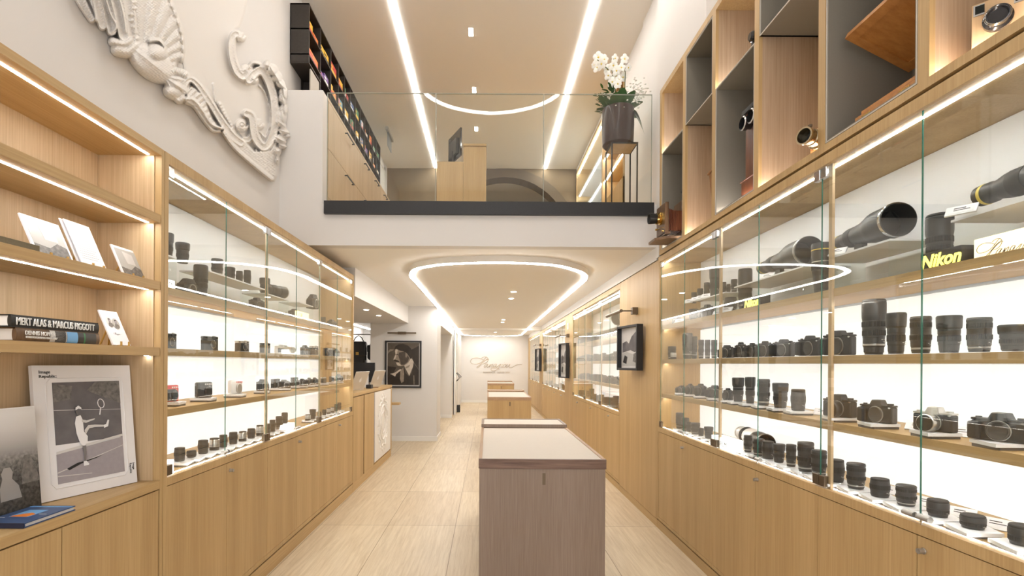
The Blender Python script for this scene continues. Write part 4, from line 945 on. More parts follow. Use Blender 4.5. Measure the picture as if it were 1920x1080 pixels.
def tele(label, p0, p1, r0, r1, mat='lens_black', name='telephoto_lens', foot=True, zsup=None, ring='satin', hood=True):
    """horizontal lens from rear point p0 to hood mouth p1"""
    p0, p1 = Vector(p0), Vector(p1); L = (p1-p0).length
    t = thing(name, label, 'lens', p0); q = (p1-p0).to_track_quat('Z', 'Y'); M = q.to_matrix().to_4x4()
    def R(prof, mm, nm, ring=False): obj(nm, MB().lathe([(r, z*L) for r, z in prof], 40, M, ring), mm, t, smooth=True)
    mid = r0*1.3
    R([(r0*.8, 0), (r0*.98, .01), (r0, .03), (r0, .12), (r0*.9, .14), (r0*.95, .17), (mid*.92, .24), (mid*.92, .4), (mid, .43), (mid*1.02, .5), (r1*.9, .66)], mat, 'barrel')
    R([(mid*.94, .27), (mid*.97, .275), (mid*.97, .37), (mid*.94, .375)], 'lens_rubber', 'focus_ring')
    R([(r1*.9, .66), (r1*.97, .7), (r1, .74), (r1, .98), (r1*.985, 1.0), (r1*.95, 1.0), (r1*.93, .97), (r1*.9, .8)], mat if mat != 'print_white' else 'lens_black', 'lens_hood')
    R([(r1*1.003, .955), (r1*1.03, .96), (r1*1.03, .985), (r1*1.003, .99)], ring, 'hood_ring', True)
    R([(r1*.9, .80), (r1*.5, .79), (.001, .785)], 'front_glass', 'front_element')
    R([(r0*1.0, .05), (r0*1.02, .055), (r0*1.02, .07), (r0, .075)], 'petal_yellow' if mat == 'lens_black' else 'satin', 'band', True)
    if foot:
        c = p0.lerp(p1, .42)-p0; zb = (zsup if zsup is not None else p0.z+c.z-mid*1.8)-p0.z
        d = (p1-p0).normalized(); d.z = 0; d.normalize()
        Mf = Matrix.Translation((c.x, c.y, 0)) @ Matrix.Rotation(math.atan2(d.y, d.x), 4, 'Z')
        m = MB(); m.M = Mf; m.box(-.045, .045, -.016, .016, zb, zb+.02).box(-.03, .03, -.012, .012, zb+.015, c.z-mid*.6); obj('tripod_foot', m, 'lens_black', t)
    return t
zr = ZLR[3]+.17
tele('long black telephoto lens with wide dark hood behind the gold-ringed lens', (1.76, 3.28, 2.065), (1.70, 2.70, 2.055), .038, .074, zsup=zr)
tele('long black telephoto lens with bright metal hood rim, mouth toward the entrance', (1.74, 2.54, 2.05), (1.68, 2.09, 2.046), .036, .070, zsup=zr, ring='chrome')
tele('black super-telephoto lens lying on the riser beside the wooden sign', (1.74, 1.81, 2.045), (1.72, 1.32, 2.055), .036, .055, zsup=zr)
tele('white telephoto lens with black hood lying on the bottom ledge', (1.80, 3.62, ZLR[0]+.075), (1.745, 3.19, ZLR[0]+.062), .045, .058, 'print_white', foot=False)
def sign_box(s, X, y0, y1, z, h, d, mat, label, txt, tm, size, bold=.0, shear=0, name='brand_sign', sx=1, back='black_paint'):
    t = thing(name, label, 'sign', (s*X, (y0+y1)/2, z)); L = y1-y0
    obj('box', MB().box(-d/2, d/2, -L/2, L/2, 0, h), mat, t, bevel=.002)
    n = (-s, 0, 0); u = (0, -s, 0) if s > 0 else (0, 1, 0)
    Mx = frame_m((-s*(d/2+.0008), 0, h/2-size*.35), (0, -1, 0) if s > 0 else (0, 1, 0), (0, 0, 1))
    text('lettering', txt, size, tm, Mx, t, bold=bold, shear=shear, ext=.0006, sx=sx)
    return t
sign_box(1, 1.60, 1.70, 1.86, ZLR[3], .062, .05, 'black_paint', 'black box sign with large glowing yellow lettering beside the wooden sign', 'Nikon', 'yellow_sign', .062, bold=.0018, shear=.25)
sign_box(1, 1.62, 2.98, 3.18, ZLR[3], .07, .06, 'black_paint', 'black box sign with yellow lettering below the long dark telephoto lens', 'Nikon', 'yellow_sign', .066, bold=.0018, shear=.25)
sign_box(1, 1.575, 3.215, 3.49, ZLR[0], .075, .08, 'lightbox', 'white glowing box sign on the bottom ledge in front of the white telephoto', 'FUJIFILM', 'ink_grey', .045)
sign_box(-1, 1.56, 2.395, 2.50, ZLL[0], .06, .06, 'lightbox', 'white glowing box sign at the near end of the bottom ledge by the bookcase', 'LEICA', 'ink_grey', .026)
sign_box(-1, 1.56, 2.395, 2.50, ZLL[3], .042, .06, 'lightbox', 'white glowing box sign at the near end of the top shelf by the bookcase', 'LEICA', 'ink_grey', .026)
one('blank_lightbox', MB().box(-.03, .03, -.10, .10, 0, .055), 'lightbox', 'small blank white light box among lenses on the ledge beside the bookcase', 'sign', loc=(-1.58, 4.02, ZLL[0]), bevel=.002)
one('blank_lightbox', MB().box(-.03, .03, -.11, .11, 0, .035), 'lightbox', 'low blank white light box on the third shelf beside the bookcase', 'sign', loc=(-1.57, 4.08, ZLL[2]), bevel=.002)
# script lettering (traced in a 0..1108 x 0..330 box, y down)
SCR = [[(283, 75), (230, 42), (150, 22), (90, 22), (35, 45), (5, 95), (25, 140), (90, 155), (170, 145), (240, 110), (290, 60), (330, 15), (360, 3)],
       [(400, 55), (350, 60), (300, 95), (240, 150), (195, 205), (160, 228), (135, 228), (170, 200), (225, 150), (290, 90), (330, 62), (372, 40)],
       [(240, 30), (270, 8), (320, -2), (362, 12), (382, 45), (372, 90), (340, 125), (295, 145), (262, 148)],
       [(385, 160), (350, 150), (318, 172), (295, 210), (305, 225), (335, 205), (378, 162), (355, 205), (362, 225), (395, 205), (432, 155), (405, 220), (440, 180), (475, 152), (478, 170), (455, 212), (470, 224), (510, 195)],
       [(570, 160), (540, 150), (508, 175), (490, 212), (505, 225), (535, 200), (568, 162), (548, 205), (556, 222), (600, 190), (645, 150)],
       [(660, 150), (620, 205), (575, 262), (520, 296), (470, 296), (442, 272), (460, 245), (520, 238), (580, 242), (625, 268)], [(724, 115), (730, 120)],
       [(700, 150), (665, 205), (678, 222), (705, 208)], [(745, 155), (715, 175), (702, 210), (722, 225), (755, 195), (765, 160), (745, 155)],
       [(800, 155), (765, 210), (780, 224), (815, 195), (850, 150), (830, 200), (845, 226), (900, 218), (960, 185), (1020, 160), (1108, 158)]]
def script(u0, v0, sc, M, r, name, mat, parent=None, label=None):
    m = MB()
    for ln in SCR:
        pts = smooth_path(ln, 4) if len(ln) > 2 else ln
        m.tube([tuple(M @ Vector((u0+x*sc, v0-y*sc, 0))) for x, y in pts], r, 5)
    return obj(name, m, mat, parent, smooth=True)
t = thing('wooden_sign', 'glowing pale wooden sign with dark script on the top shelf edge under the cubbies', 'sign', (1.60, 1.545, ZLR[3]))
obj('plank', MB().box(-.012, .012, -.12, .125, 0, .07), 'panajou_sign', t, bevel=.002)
script(-.115, .055, .000215, frame_m((-.0128, 0, 0), (0, -1, 0), (0, 0, 1)), .0009, 'lettering', 'old_wood', t)
t = thing('wooden_sign', 'small pale wooden script sign on the top shelf beside the bookcase', 'sign', (-1.56, 4.3, ZLL[3]))
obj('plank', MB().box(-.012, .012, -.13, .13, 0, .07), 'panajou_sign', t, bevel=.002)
script(-.115, .055, .000215, frame_m((.0128, 0, 0), (0, 1, 0), (0, 0, 1)), .0008, 'lettering', 'old_wood', t)
t = thing('wall_lettering', 'raised cream script lettering with small capitals on the back wall', 'sign', (-.62, 18.9, 1.69))
plain('plaster_dark', (.57, .50, .41), .6)
script(0, 0, .00172, frame_m((0, -.006, .0), (1, 0, 0), (0, 0, 1)), .012, 'script', 'plaster_dark', t)
text('capitals', 'BORDEAUX · DEPUIS 1850', .085, 'plaster_dark', frame_m((.96, -.008, -.60), (1, 0, 0), (0, 0, 1)), t, ext=.006)
def price_tag(X, Y, z, s, label, big=1):
    t = thing('price_tag', label, 'price tag', (X, Y, z), -s*math.radians(60)); t.scale = (big,)*3
    M = Matrix.Rotation(math.radians(-35), 4, 'X'); m = MB(); m.M = M; m.box(-.042, .042, -.003, .003, 0, .04); obj('plate', m, 'acrylic', t)
    m = MB(); m.M = M; m.box(-.034, .034, -.0036, -.003, .006, .034); obj('paper', m, 'card', t)
    m = MB(); m.M = M; m.box(-.02, .012, -.0042, -.0036, .026, .029).box(-.02, .024, -.0042, -.0036, .018, .0205); obj('printed_lines', m, 'ink', t)
for k, (x, X, z, lb) in enumerate([(1735, 1.72, ZLR[0], 'third nearest'), (1800, 1.72, ZLR[0], 'second nearest'), (1868, 1.72, ZLR[0], 'nearest'), (1660, 1.72, ZLR[0], 'fourth nearest')]):
    a, _ = der(x, 930); price_tag(X, X/a, z+.002, 1, f'small white price tag behind the lenses on the bottom ledge, {lb} the entrance')
for k, (x, z, lb) in enumerate([(1720, ZLR[1], 'beside the silver-topped camera'), (1800, ZLR[1], 'beside the nearest camera'), (1540, ZLR[1], 'before the retro camera')]):
    a, _ = der(x, 760); price_tag(1.70, 1.70/a, z+.002, 1, f'small white price tag on the second shelf under the cubbies, {lb}')
for x, y, X, z, lb in [(1800, 400, 1.60, zr, 'on the riser beside the wooden sign'), (1566, 480, 1.62, zr, 'on the riser edge by the gold-ringed lens'), (1436, 515, 1.66, zr, 'on the riser below the wide-hooded telephoto'),
                       (1272, 590, 1.58, ZLR[3], 'against the far camera of the top shelf'), (1345, 575, 1.6, ZLR[3], 'beside the squat lens on the top shelf'), (1360, 585, 1.56, ZLR[3], 'lying before the squat lens on the top shelf')]:
    a, _ = der(x, y); price_tag(X, X/a, z+.002, 1, f'white framed price tag {lb}')
for i, x in enumerate((1290, 1302, 1312, 1322)):
    a, _ = der(x, 555); price_tag(1.69, 1.69/a, ZLR[3]+.177, 1, f'white price tag on the far riser edge, {ORD[i+1]} from its far end')

# left case
P2 = CASE[-1]
place_row(-1, ZLL[0], 1.60, [('prime', 326, 348, 834.7, 863), ('short', 349, 369, 844.4, 859.7), ('prime', 370.6, 391.4, 822, 850), ('silver', 392, 412, 818, 843), ('prime', 410.6, 427, 811.7, 836.7), ('prime', 429, 446, 807.8, 832),
    ('silver', 447, 463, 805.6, 825.6), ('prime', 463.5, 479, 801, 821), ('silver', 480, 494.7, 795, 816), ('prime', 497, 508, 794, 812.5), ('prime', 505, 517, 784.7, 807.8), ('zoom', 516.6, 531, 779, 805), ('tall', 527.7, 540, 771, 800.6),
    ('silver', 572, 582.8, 774, 786), ('hood', 580, 593, 764, 783), ('prime', 595, 603, 774, 784), ('prime', 604, 612, 770, 781), ('silver', 612.5, 620, 767, 778), ('silver', 620, 627, 764, 775), ('prime', 626.5, 634, 757, 771), ('zoom', 633, 640, 753, 768)], 'bottom ledge', P2, trays=True)
place_row(-1, ZLL[1], 1.61, [('instant_red', 306, 334.4, 728, 760), ('instant_black', 365.7, 398, 722, 752), ('instant_white', 427.8, 454, 717.8, 744), ('retro', 481, 502, 716.6, 738.4), ('rangefinder', 508, 525, 713, 731, .06), ('retro', 522, 543, 716, 732),
    ('rangefinder', 544.8, 559, 711, 728, .05), ('retro', 559, 574, 714, 728), ('mirrorless', 574, 585, 711, 725), ('retro', 585, 595, 711, 724), ('rangefinder_silver', 601, 612, 710, 722), ('instant_black', 617, 627, 708.7, 720), ('retro', 629, 641, 704, 718)], 'second shelf', P2, trays=True)
place_row(-1, ZLL[2]+.004, 1.61, [('rangefinder', 306, 328.4, 618, 647), ('rangefinder', 377.5, 408.4, 625.7, 652.5), ('rangefinder_silver', 441, 466.6, 633, 654), ('rangefinder', 487, 506.5, 638, 657), ('compact_lens', 515, 543.4, 643, 659.6),
    ('retro', 563, 580, 645.6, 663.7), ('rangefinder_silver', 580, 597, 646, 663.7), ('rangefinder', 606, 615, 650, 665), ('rangefinder_silver', 616, 625, 650, 665), ('retro', 625.5, 635, 650.6, 665)], 'third shelf', P2)
riser(-1, 1.62, 1.84, 2.40, 2.66, ZLL[3], ZLL[3]+.19, 'white riser with hooded lenses at the bookcase end of the top shelf')
riser(-1, 1.62, 1.80, 2.98, 3.72, ZLL[3], ZLL[3]+.18, 'long white riser carrying four lenses on the top shelf beside the bookcase')
riser(-1, 1.62, 1.80, 4.4, 4.75, ZLL[3], ZLL[3]+.17, 'white riser with a blocky camera on the top shelf, deep end')
place_row(-1, ZLL[3], 1.68, [('hood', 300, 327, 430, 481, 0, .19), ('hood', 328, 357, 444.4, 486.7, 0, .19), ('tall', 362, 391, 493, 560, -.06), ('zoom', 395.6, 419, 479, 514.4, 0, .18), ('zoom', 421, 441.7, 493, 520, 0, .18), ('prime', 442, 456, 499.4, 524, 0, .18), ('prime', 456.5, 471, 500, 531, 0, .18), ('hood', 486, 507, 512, 545.6, 0, .155)], 'risers', P2)
place_row(-1, ZLL[3], 1.60, [('medium', 332.8, 371, 510, 543), ('mirrorless', 467, 496, 548, 574.4), ('mirrorless', 540.7, 563, 571, 592), ('zoom', 601, 611, 584, 602), ('mirrorless', 613, 631, 592, 609)], 'top shelf', P2)
place_row(-1, ZLL[3], 1.70, [('medium', 576, 597, 545.6, 573, 0, .17)], 'deepest riser', P2)
tele('black telephoto lens lying beside the upright lenses on the riser, mouth outward', (-1.74, 3.95, ZLL[3]+.215), (-1.655, 4.17, ZLL[3]+.215), .036, .046, zsup=ZLL[3]+.155)
riser(-1, 1.62, 1.80, 3.74, 4.16, ZLL[3], ZLL[3]+.155, 'white riser under the lying telephoto in the showcase beside the bookcase')

# far cases on the right: rows of smaller stock
rr = random.Random(11)
def far_case(a, b, nm, ns):
    for li, (z, kinds, n) in enumerate([(ZLR[0], ['zoom', 'prime', 'zoom', 'tall', 'short', 'hood'], ns[0]), (ZLR[1], ['mirrorless', 'slr', 'zoom', 'hood', 'prime', 'slr'], ns[1]), (ZLR[2], ['slr', 'mirrorless', 'hood', 'zoom', 'retro', 'prime'], ns[2]), (ZLR[3], ['medium', 'tall', 'hood', 'slr', 'zoom', 'medium'], ns[3])]):
        for k in range(n):
            y = b-.16-(b-a-.32)*k/(n-1)+rr.uniform(-.02, .02); kd = kinds[(k//2+rr.randint(0, 1)) % len(kinds)]; cat = DESC[kd][1]
            sh = ['bottom ledge', 'second shelf', 'third shelf', 'top shelf'][li]; lab = f'{DESC[kd][0]}, {ORD[k+1]} from far end, {sh} of {nm}'
            X = 1.62+rr.uniform(0, .05)
            if cat == 'lens': r = rr.uniform(.036, .046); put(kd, (X, y, z), (r, r, rr.uniform(.09, .12)*(1.5 if kd == 'tall' else .6 if kd == 'short' else 1)), 1, lab, f'stock on the {sh} of the {nm}')
            else: w_ = rr.uniform(.12, .14); put(kd, (X, y, z), (w_, w_, rr.uniform(.09, .105)), -math.radians(60), lab, f'stock on the {sh} of the {nm}')
far_case(5.85, 9.07, 'showcase behind the first picture', (22, 17, 20, 12))
far_case(9.95, 14.0, 'showcase behind the second picture', (18, 14, 18, 10))
far_case(14.8, 18.25, 'showcase at the back wall', (12, 8, 10, 6))
riser(1, 1.66, 1.86, 6.0, 8.2, ZLR[3], ZLR[3]+.14, 'long riser on the top shelf of the showcase behind the first picture')
for k, y in enumerate((6.25, 6.62)):
    tele(f'{["pale tele lens with big round mouth, closest to the first picture","second pale tele lens with big round mouth, deeper along the riser"][k]}', (1.76, y+.3, ZLR[3]+.14+.12), (1.70, y, ZLR[3]+.14+.12), .045, .095, 'print_white' , zsup=ZLR[3]+.14)
# ------------------------------------------------------------------ bookcase contents
def flat(t, M, polys, d0=.0006, step=.0003):
    """printed shapes: (poly, material, name) on plane M, each a hair proud of the last"""
    for i, (pl, mt, nm) in enumerate(polys):
        obj(nm, MB().prism(pl, d0+i*step-.0002, d0+i*step+.0001, M), mt, t)
def ell(cx, cy, rx, ry, n=20, a=0):
    return [(cx+rx*math.cos(q)*math.cos(a)-ry*math.sin(q)*math.sin(a), cy+rx*math.cos(q)*math.sin(a)+ry*math.sin(q)*math.cos(a)) for q in [2*PI*i/n for i in range(n)]]
# framed tennis photograph: corners read on the leaning board
def board(c_bl, c_br, c_tl, label, name='framed_photo', th=.02, edge='print_white'):
    bl, br, tl = Vector(c_bl), Vector(c_br), Vector(c_tl)
    u = (br-bl); W = u.length; v = (tl-bl); Hh = v.length
    t = thing(name, label, 'picture', bl); M = frame_m((0, 0, 0), u, v)
    m = MB(); m.M = M; m.box(0, W, 0, Hh, -th, 0); obj('mount_board', m, edge, t)
    return t, M, W, Hh
zl = .907
t, M, W, Hh = board((-1.682, 1.925, zl), (-1.56, 2.283, zl), (-1.682-.05, 1.925+.017, zl+.52), 'white-framed black and white photo of a tennis player kicking, leaning in the bookcase')
S = lambda x, y: ((x-158)/672*W, (1-(y-92)/(800-92))*Hh)     # board sketch units: crop pixels squared up
def rel(px, py): return (px*W, py*Hh)
obj('frame_lip', MB().tube([tuple(M @ Vector((*rel(a, b), .001))) for a, b in [(.15, .08), (.11, .12), (.11, .86), (.15, .90), (.86, .90), (.90, .86), (.90, .12), (.86, .08)]], .0018, 6, True), 'print_white', t)
bg = [([rel(.17, .40), rel(.86, .40), rel(.86, .87), rel(.17, .87)], 'photo_mid', 'dark_backdrop'), ([rel(.17, .11), rel(.86, .11), rel(.86, .40), rel(.17, .33)], 'court', 'court'),
      ([rel(.17, .72), rel(.34, .74), rel(.36, .84), rel(.18, .86)], 'photo_speck', 'foliage'), ([rel(.5, .8), rel(.86, .68), rel(.86, .87), rel(.6, .87)], 'photo_speck', 'foliage'),
      ([rel(.17, .66), rel(.86, .63), rel(.86, .633), rel(.17, .664)], 'photo_light', 'net_cord'), ([rel(.17, .33), rel(.86, .405), rel(.86, .425), rel(.17, .35)], 'photo_light', 'court_edge'),
      ([rel(.17, .19), rel(.86, .33), rel(.86, .335), rel(.17, .197)], 'photo_light', 'court_line'), ([rel(.17, .165), rel(.5, .145), rel(.5, .15), rel(.17, .172)], 'photo_light', 'court_line'),
      ([rel(.26, .215), rel(.36, .245), rel(.42, .25), rel(.62, .275), rel(.55, .26), rel(.4, .235), rel(.28, .2)], 'ink', 'shadow')]
fig = [([rel(*p) for p in [(.375, .60), (.36, .55), (.37, .47), (.40, .39), (.44, .365), (.475, .40), (.48, .44), (.445, .48), (.44, .57), (.42, .61)]], 'print_white', 'shirt_and_shorts'),
       ([rel(*p) for p in [(.43, .555), (.47, .545), (.56, .565), (.565, .575), (.48, .565), (.43, .575)]], 'photo_light', 'arm'),
       ([rel(*p) for p in [(.46, .455), (.50, .50), (.56, .505), (.66, .50), (.66, .515), (.56, .525), (.49, .525), (.45, .49)]], 'photo_light', 'raised_leg'),
       ([rel(*p) for p in [(.655, .49), (.70, .50), (.715, .55), (.70, .555), (.68, .52), (.655, .515)]], 'print_white', 'shoe'),
       ([rel(*p) for p in [(.42, .37), (.455, .37), (.455, .31), (.445, .25), (.425, .25), (.43, .31)]], 'ink_grey', 'standing_leg'),
       ([rel(*p) for p in [(.42, .25), (.45, .25), (.475, .225), (.47, .215), (.42, .215)]], 'print_white', 'shoe'),
       (ell(.40*W, .645*Hh, .028*W, .033*Hh), 'photo_mid', 'head'), ([rel(*p) for p in [(.372, .67), (.40, .685), (.428, .67), (.43, .655), (.40, .662), (.372, .65)]], 'print_white', 'hair')]
flat(t, M, bg+fig)
rk = MB(); rk.tube([tuple(M @ Vector((x, y, .003))) for x, y in ell(.64*W, .69*Hh, .033*W, .037*Hh, 24, .2)], .0016, 6, True); rk.tube([tuple(M @ Vector((*rel(a, b), .003))) for a, b in [(.632, .652), (.62, .60)]], .002, 6)
obj('racket', rk, 'print_white', t)
text('maker_mark', 'Image\nRepublic:', .017, 'ink', M @ Matrix.Translation((.055*W, .94*Hh, .0006)), t, align='LEFT', bold=.0002)
text('maker_mark', 'Image\nRepublic', .013, 'ink', M @ Matrix.Translation((.955*W, .17*Hh, .0006)) @ Matrix.Rotation(-PI/2, 4, 'Z'), t, align='LEFT', bold=.0001)
# misty meadow print in front of it
b0 = Vector((-1.655, 1.45, zl)); b1 = Vector((-1.64, 1.885, zl)); tl = b0+Vector((-.03, 0, .372))
plain('mist', (.30, .285, .27), .4, noise=.15, nscale=5)
def mist_mat():
    m, N, L, B = newmat('meadow_print'); tc = N.new('ShaderNodeTexCoord'); sp = N.new('ShaderNodeSeparateXYZ'); L.new(tc.outputs['Generated'], sp.inputs[0])
    cr = N.new('ShaderNodeValToRGB'); e = cr.color_ramp.elements; e[0].position = .05; e[0].color = (.03, .027, .024, 1); e[1].position = .95; e[1].color = (.74, .73, .72, 1)
    for p, c in [(.38, .055), (.5, .14), (.62, .34), (.8, .60)]: q = e.new(p); q.color = (c, c*.96, c*.93, 1)
    nz = N.new('ShaderNodeTexNoise'); nz.inputs['Scale'].default_value = 90; nz.inputs['Detail'].default_value = 5
    L.new(tc.outputs['Object'], nz.inputs['Vector']); L.new(sp.outputs['Z'], cr.inputs[0])
    r2 = N.new('ShaderNodeValToRGB'); r2.color_ramp.elements[0].position = .35; r2.color_ramp.elements[1].position = .68; r2.color_ramp.elements[0].color = (.5, .5, .5, 1); r2.color_ramp.elements[1].color = (2.4, 2.4, 2.3, 1)
    L.new(nz.outputs['Fac'], r2.inputs[0]); m1 = N.new('ShaderNodeMix'); m1.data_type = 'RGBA'; m1.blend_type = 'MULTIPLY'; m1.inputs[0].default_value = 1
    L.new(cr.outputs[0], m1.inputs[6]); L.new(r2.outputs[0], m1.inputs[7])
    mx = N.new('ShaderNodeMix'); mx.data_type = 'RGBA'; rp = N.new('ShaderNodeMapRange'); rp.inputs[1].default_value = .42; rp.inputs[2].default_value = .6; L.new(sp.outputs['Z'], rp.inputs[0])
    L.new(rp.outputs[0], mx.inputs[0]); L.new(m1.outputs[2], mx.inputs[6]); L.new(cr.outputs[0], mx.inputs[7]); L.new(mx.outputs[2], B.inputs['Base Color']); B.inputs['Roughness'].default_value = .4
mist_mat()
t, M, W2, H2 = board(b0, b1, tl, 'misty meadow photo print with dogs, leaning beside the tennis picture', 'photo_print', .012)
m = MB(); m.M = M; m.box(.003, W2-.001, .003, H2-.004, 0, .0008); obj('printed_sheet', m, 'meadow_print', t)
dog = lambda x, y, k: [([(x+a*k, y+b*k) for a, b in [(0, 0), (.0, .05), (.012, .085), (.008, .105), (.02, .125), (.045, .125), (.055, .105), (.05, .08), (.075, .05), (.085, 0)]], 'mist' if k > .85 else 'photo_speck', 'dog')]
flat(t, M, dog(W2-.15, .055, .9)+dog(W2-.07, .10, .8), .001)
# blue book lying on the ledge
def book(label, loc, rz, L, Wd, th, cover, spine='navy', name='book'):
    t = thing(name, label, 'book', loc, rz)
    obj('cover', MB().box(0, L, 0, Wd, 0, .003).box(0, L, 0, Wd, th-.003, th).box(0, .0035, 0, Wd, .003, th-.003), cover, t)
    obj('page_block', MB().box(.004, L-.003, .003, Wd-.003, .003, th-.003), 'pages', t)
    return t
t = thing('book', 'flat blue book with an orange picture on its cover, lying on the bookcase ledge', 'book', (-1.488, 1.645, zl-.002))
Lb, Wb, ang = .15, .205, PI/2
R_ = Matrix.Rotation(ang, 4, 'Z'); m = MB(); m.M = R_
m.box(0, Wb, 0, Lb, 0, .003).box(0, Wb, 0, Lb, .013, .016).box(0, .004, 0, Lb, .003, .013); 
obj('cover', m, 'cover_blue', t); m = MB(); m.M = R_; m.box(.004, Wb-.003, .004, Lb, .003, .013); obj('page_block', m, 'pages', t)
m = MB(); m.M = R_; m.box(-.002, .001, 0, Lb, .0, .0165); obj('spine', m, 'navy', t)
m = MB(); m.M = R_; m.prism([(.07, .05), (.15, .05), (.15, .115), (.07, .115)], .016, .0164); obj('cover_picture', m, 'sky', t)
m = MB(); m.M = R_; m.prism([(.07, .055), (.10, .05), (.115, .075), (.10, .095), (.08, .11), (.07, .11)], .0164, .0168); obj('cover_picture', m, 'orange', t)
m = MB(); m.M = R_; m.prism([(Wb-.018, 0), (Wb-.012, 0), (Wb-.012, Lb), (Wb-.018, Lb)], .016, .0166); obj('hinge_groove', m, 'sky', t)
text('title', 'TOMMY INGBERG', .012, 'white', R_ @ Matrix.Translation((.03, .2, .0167)) @ Matrix.Rotation(PI/2, 4, 'Z'), t, ext=.0002) if False else None
m = MB(); m.M = R_; m.box(.10, .102, .015, .04, .0161, .0166).box(.06, .062, .12, .145, .0161, .0166); obj('title_lines', m, 'white', t)
# thick books lying on the third shelf
zs = 1.508
def thick_book(xa, xb, z, th, label, mat, depth=.26):
    pa = atX(xa, 600, XL-.035); pb = atX(xb, 600, XL-.035); L = pb.y-pa.y
    t = thing('book', label, 'book', (XL-.03, pa.y, z))
    obj('cover', MB().box(-depth, 0, 0, L, th-.004, th).box(-depth, 0, 0, L, 0, .004), mat, t)
    m = MB(); m.lathe([(th/2, 0), (th/2, L)], 20, Matrix.Translation((-.004, 0, th/2)) @ Matrix.Rotation(-PI/2, 4, 'X') @ Matrix.Diagonal((.35, 1, 1, 1)))
    obj('spine', m, mat, t, smooth=True); obj('page_block', MB().box(-depth+.004, -.006, .004, L-.004, .004, th-.004), 'pages', t)
    return t, L
t, L = thick_book(26, 183, zs, .044, 'thick lower book with a picture-wrapped spine on the bookcase shelf', 'old_wood')
sp = .0125
text('title', 'DENNIS HOPPER', .019, 'white', frame_m((sp-.001, .022, .022), (0, 1, 0), (0, 0, 1)), t, align='LEFT', bold=.0002, ext=.001, fit=.115)
text('title', 'PHOTOGRAPHS 1961-1967', .010, 'white', frame_m((sp-.0025, .027, .011), (0, 1, 0), (0, 0, 1)), t, align='LEFT', ext=.002, fit=.12)
for a, b, mt in [(.36, .56, 'photo_light'), (.42, .55, 'photo_dark'), (.565, .70, 'sky'), (.70, .78, 'photo_dark'), (.78, .80, 'green'), (.80, .95, 'dark_grey')]:
    m = MB(); m.lathe([(.0225, L*a), (.0225, L*b)], 24, Matrix.Translation((-.0035, 0, .022)) @ Matrix.Rotation(-PI/2, 4, 'X') @ Matrix.Diagonal((.36, 1, 1, 1)))
    obj('jacket_picture', m, mt, t, smooth=True)
t2, L2 = thick_book(17, 182, zs+.0445, .040, 'thick upper black book with large pale capitals on its spine', 'ink')
text('title', 'MERT ALAS & MARCUS PIGGOTT', .0345, 'white', frame_m((.0045, .014, .0085), (0, 1, 0), (0, 0, 1)), t2, align='LEFT', bold=.0003, ext=.0014, fit=.325)
t3 = thing('book', 'thin olive-green book lying at the bookcase shelf with the easel cards', 'book', (XL-.04, 1.45, 1.8065))
obj('cover', MB().box(-.22, 0, 0, .285, 0, .004).box(-.22, 0, 0, .285, .024, .028).box(-.004, 0, 0, .285, .004, .024), 'greige_dark', t3) if 'greige_dark' in MATS else None
plain('greige_dark', (.15, .13, .085), .7, noise=.2, nscale=200)
obj('cover', MB().box(-.22, 0, 0, .285, 0, .004).box(-.22, 0, 0, .285, .024, .028).box(-.004, 0, 0, .285, .004, .024), 'greige_dark', t3); obj('page_block', MB().box(-.216, -.004, .003, .282, .004, .024), 'pages', t3)
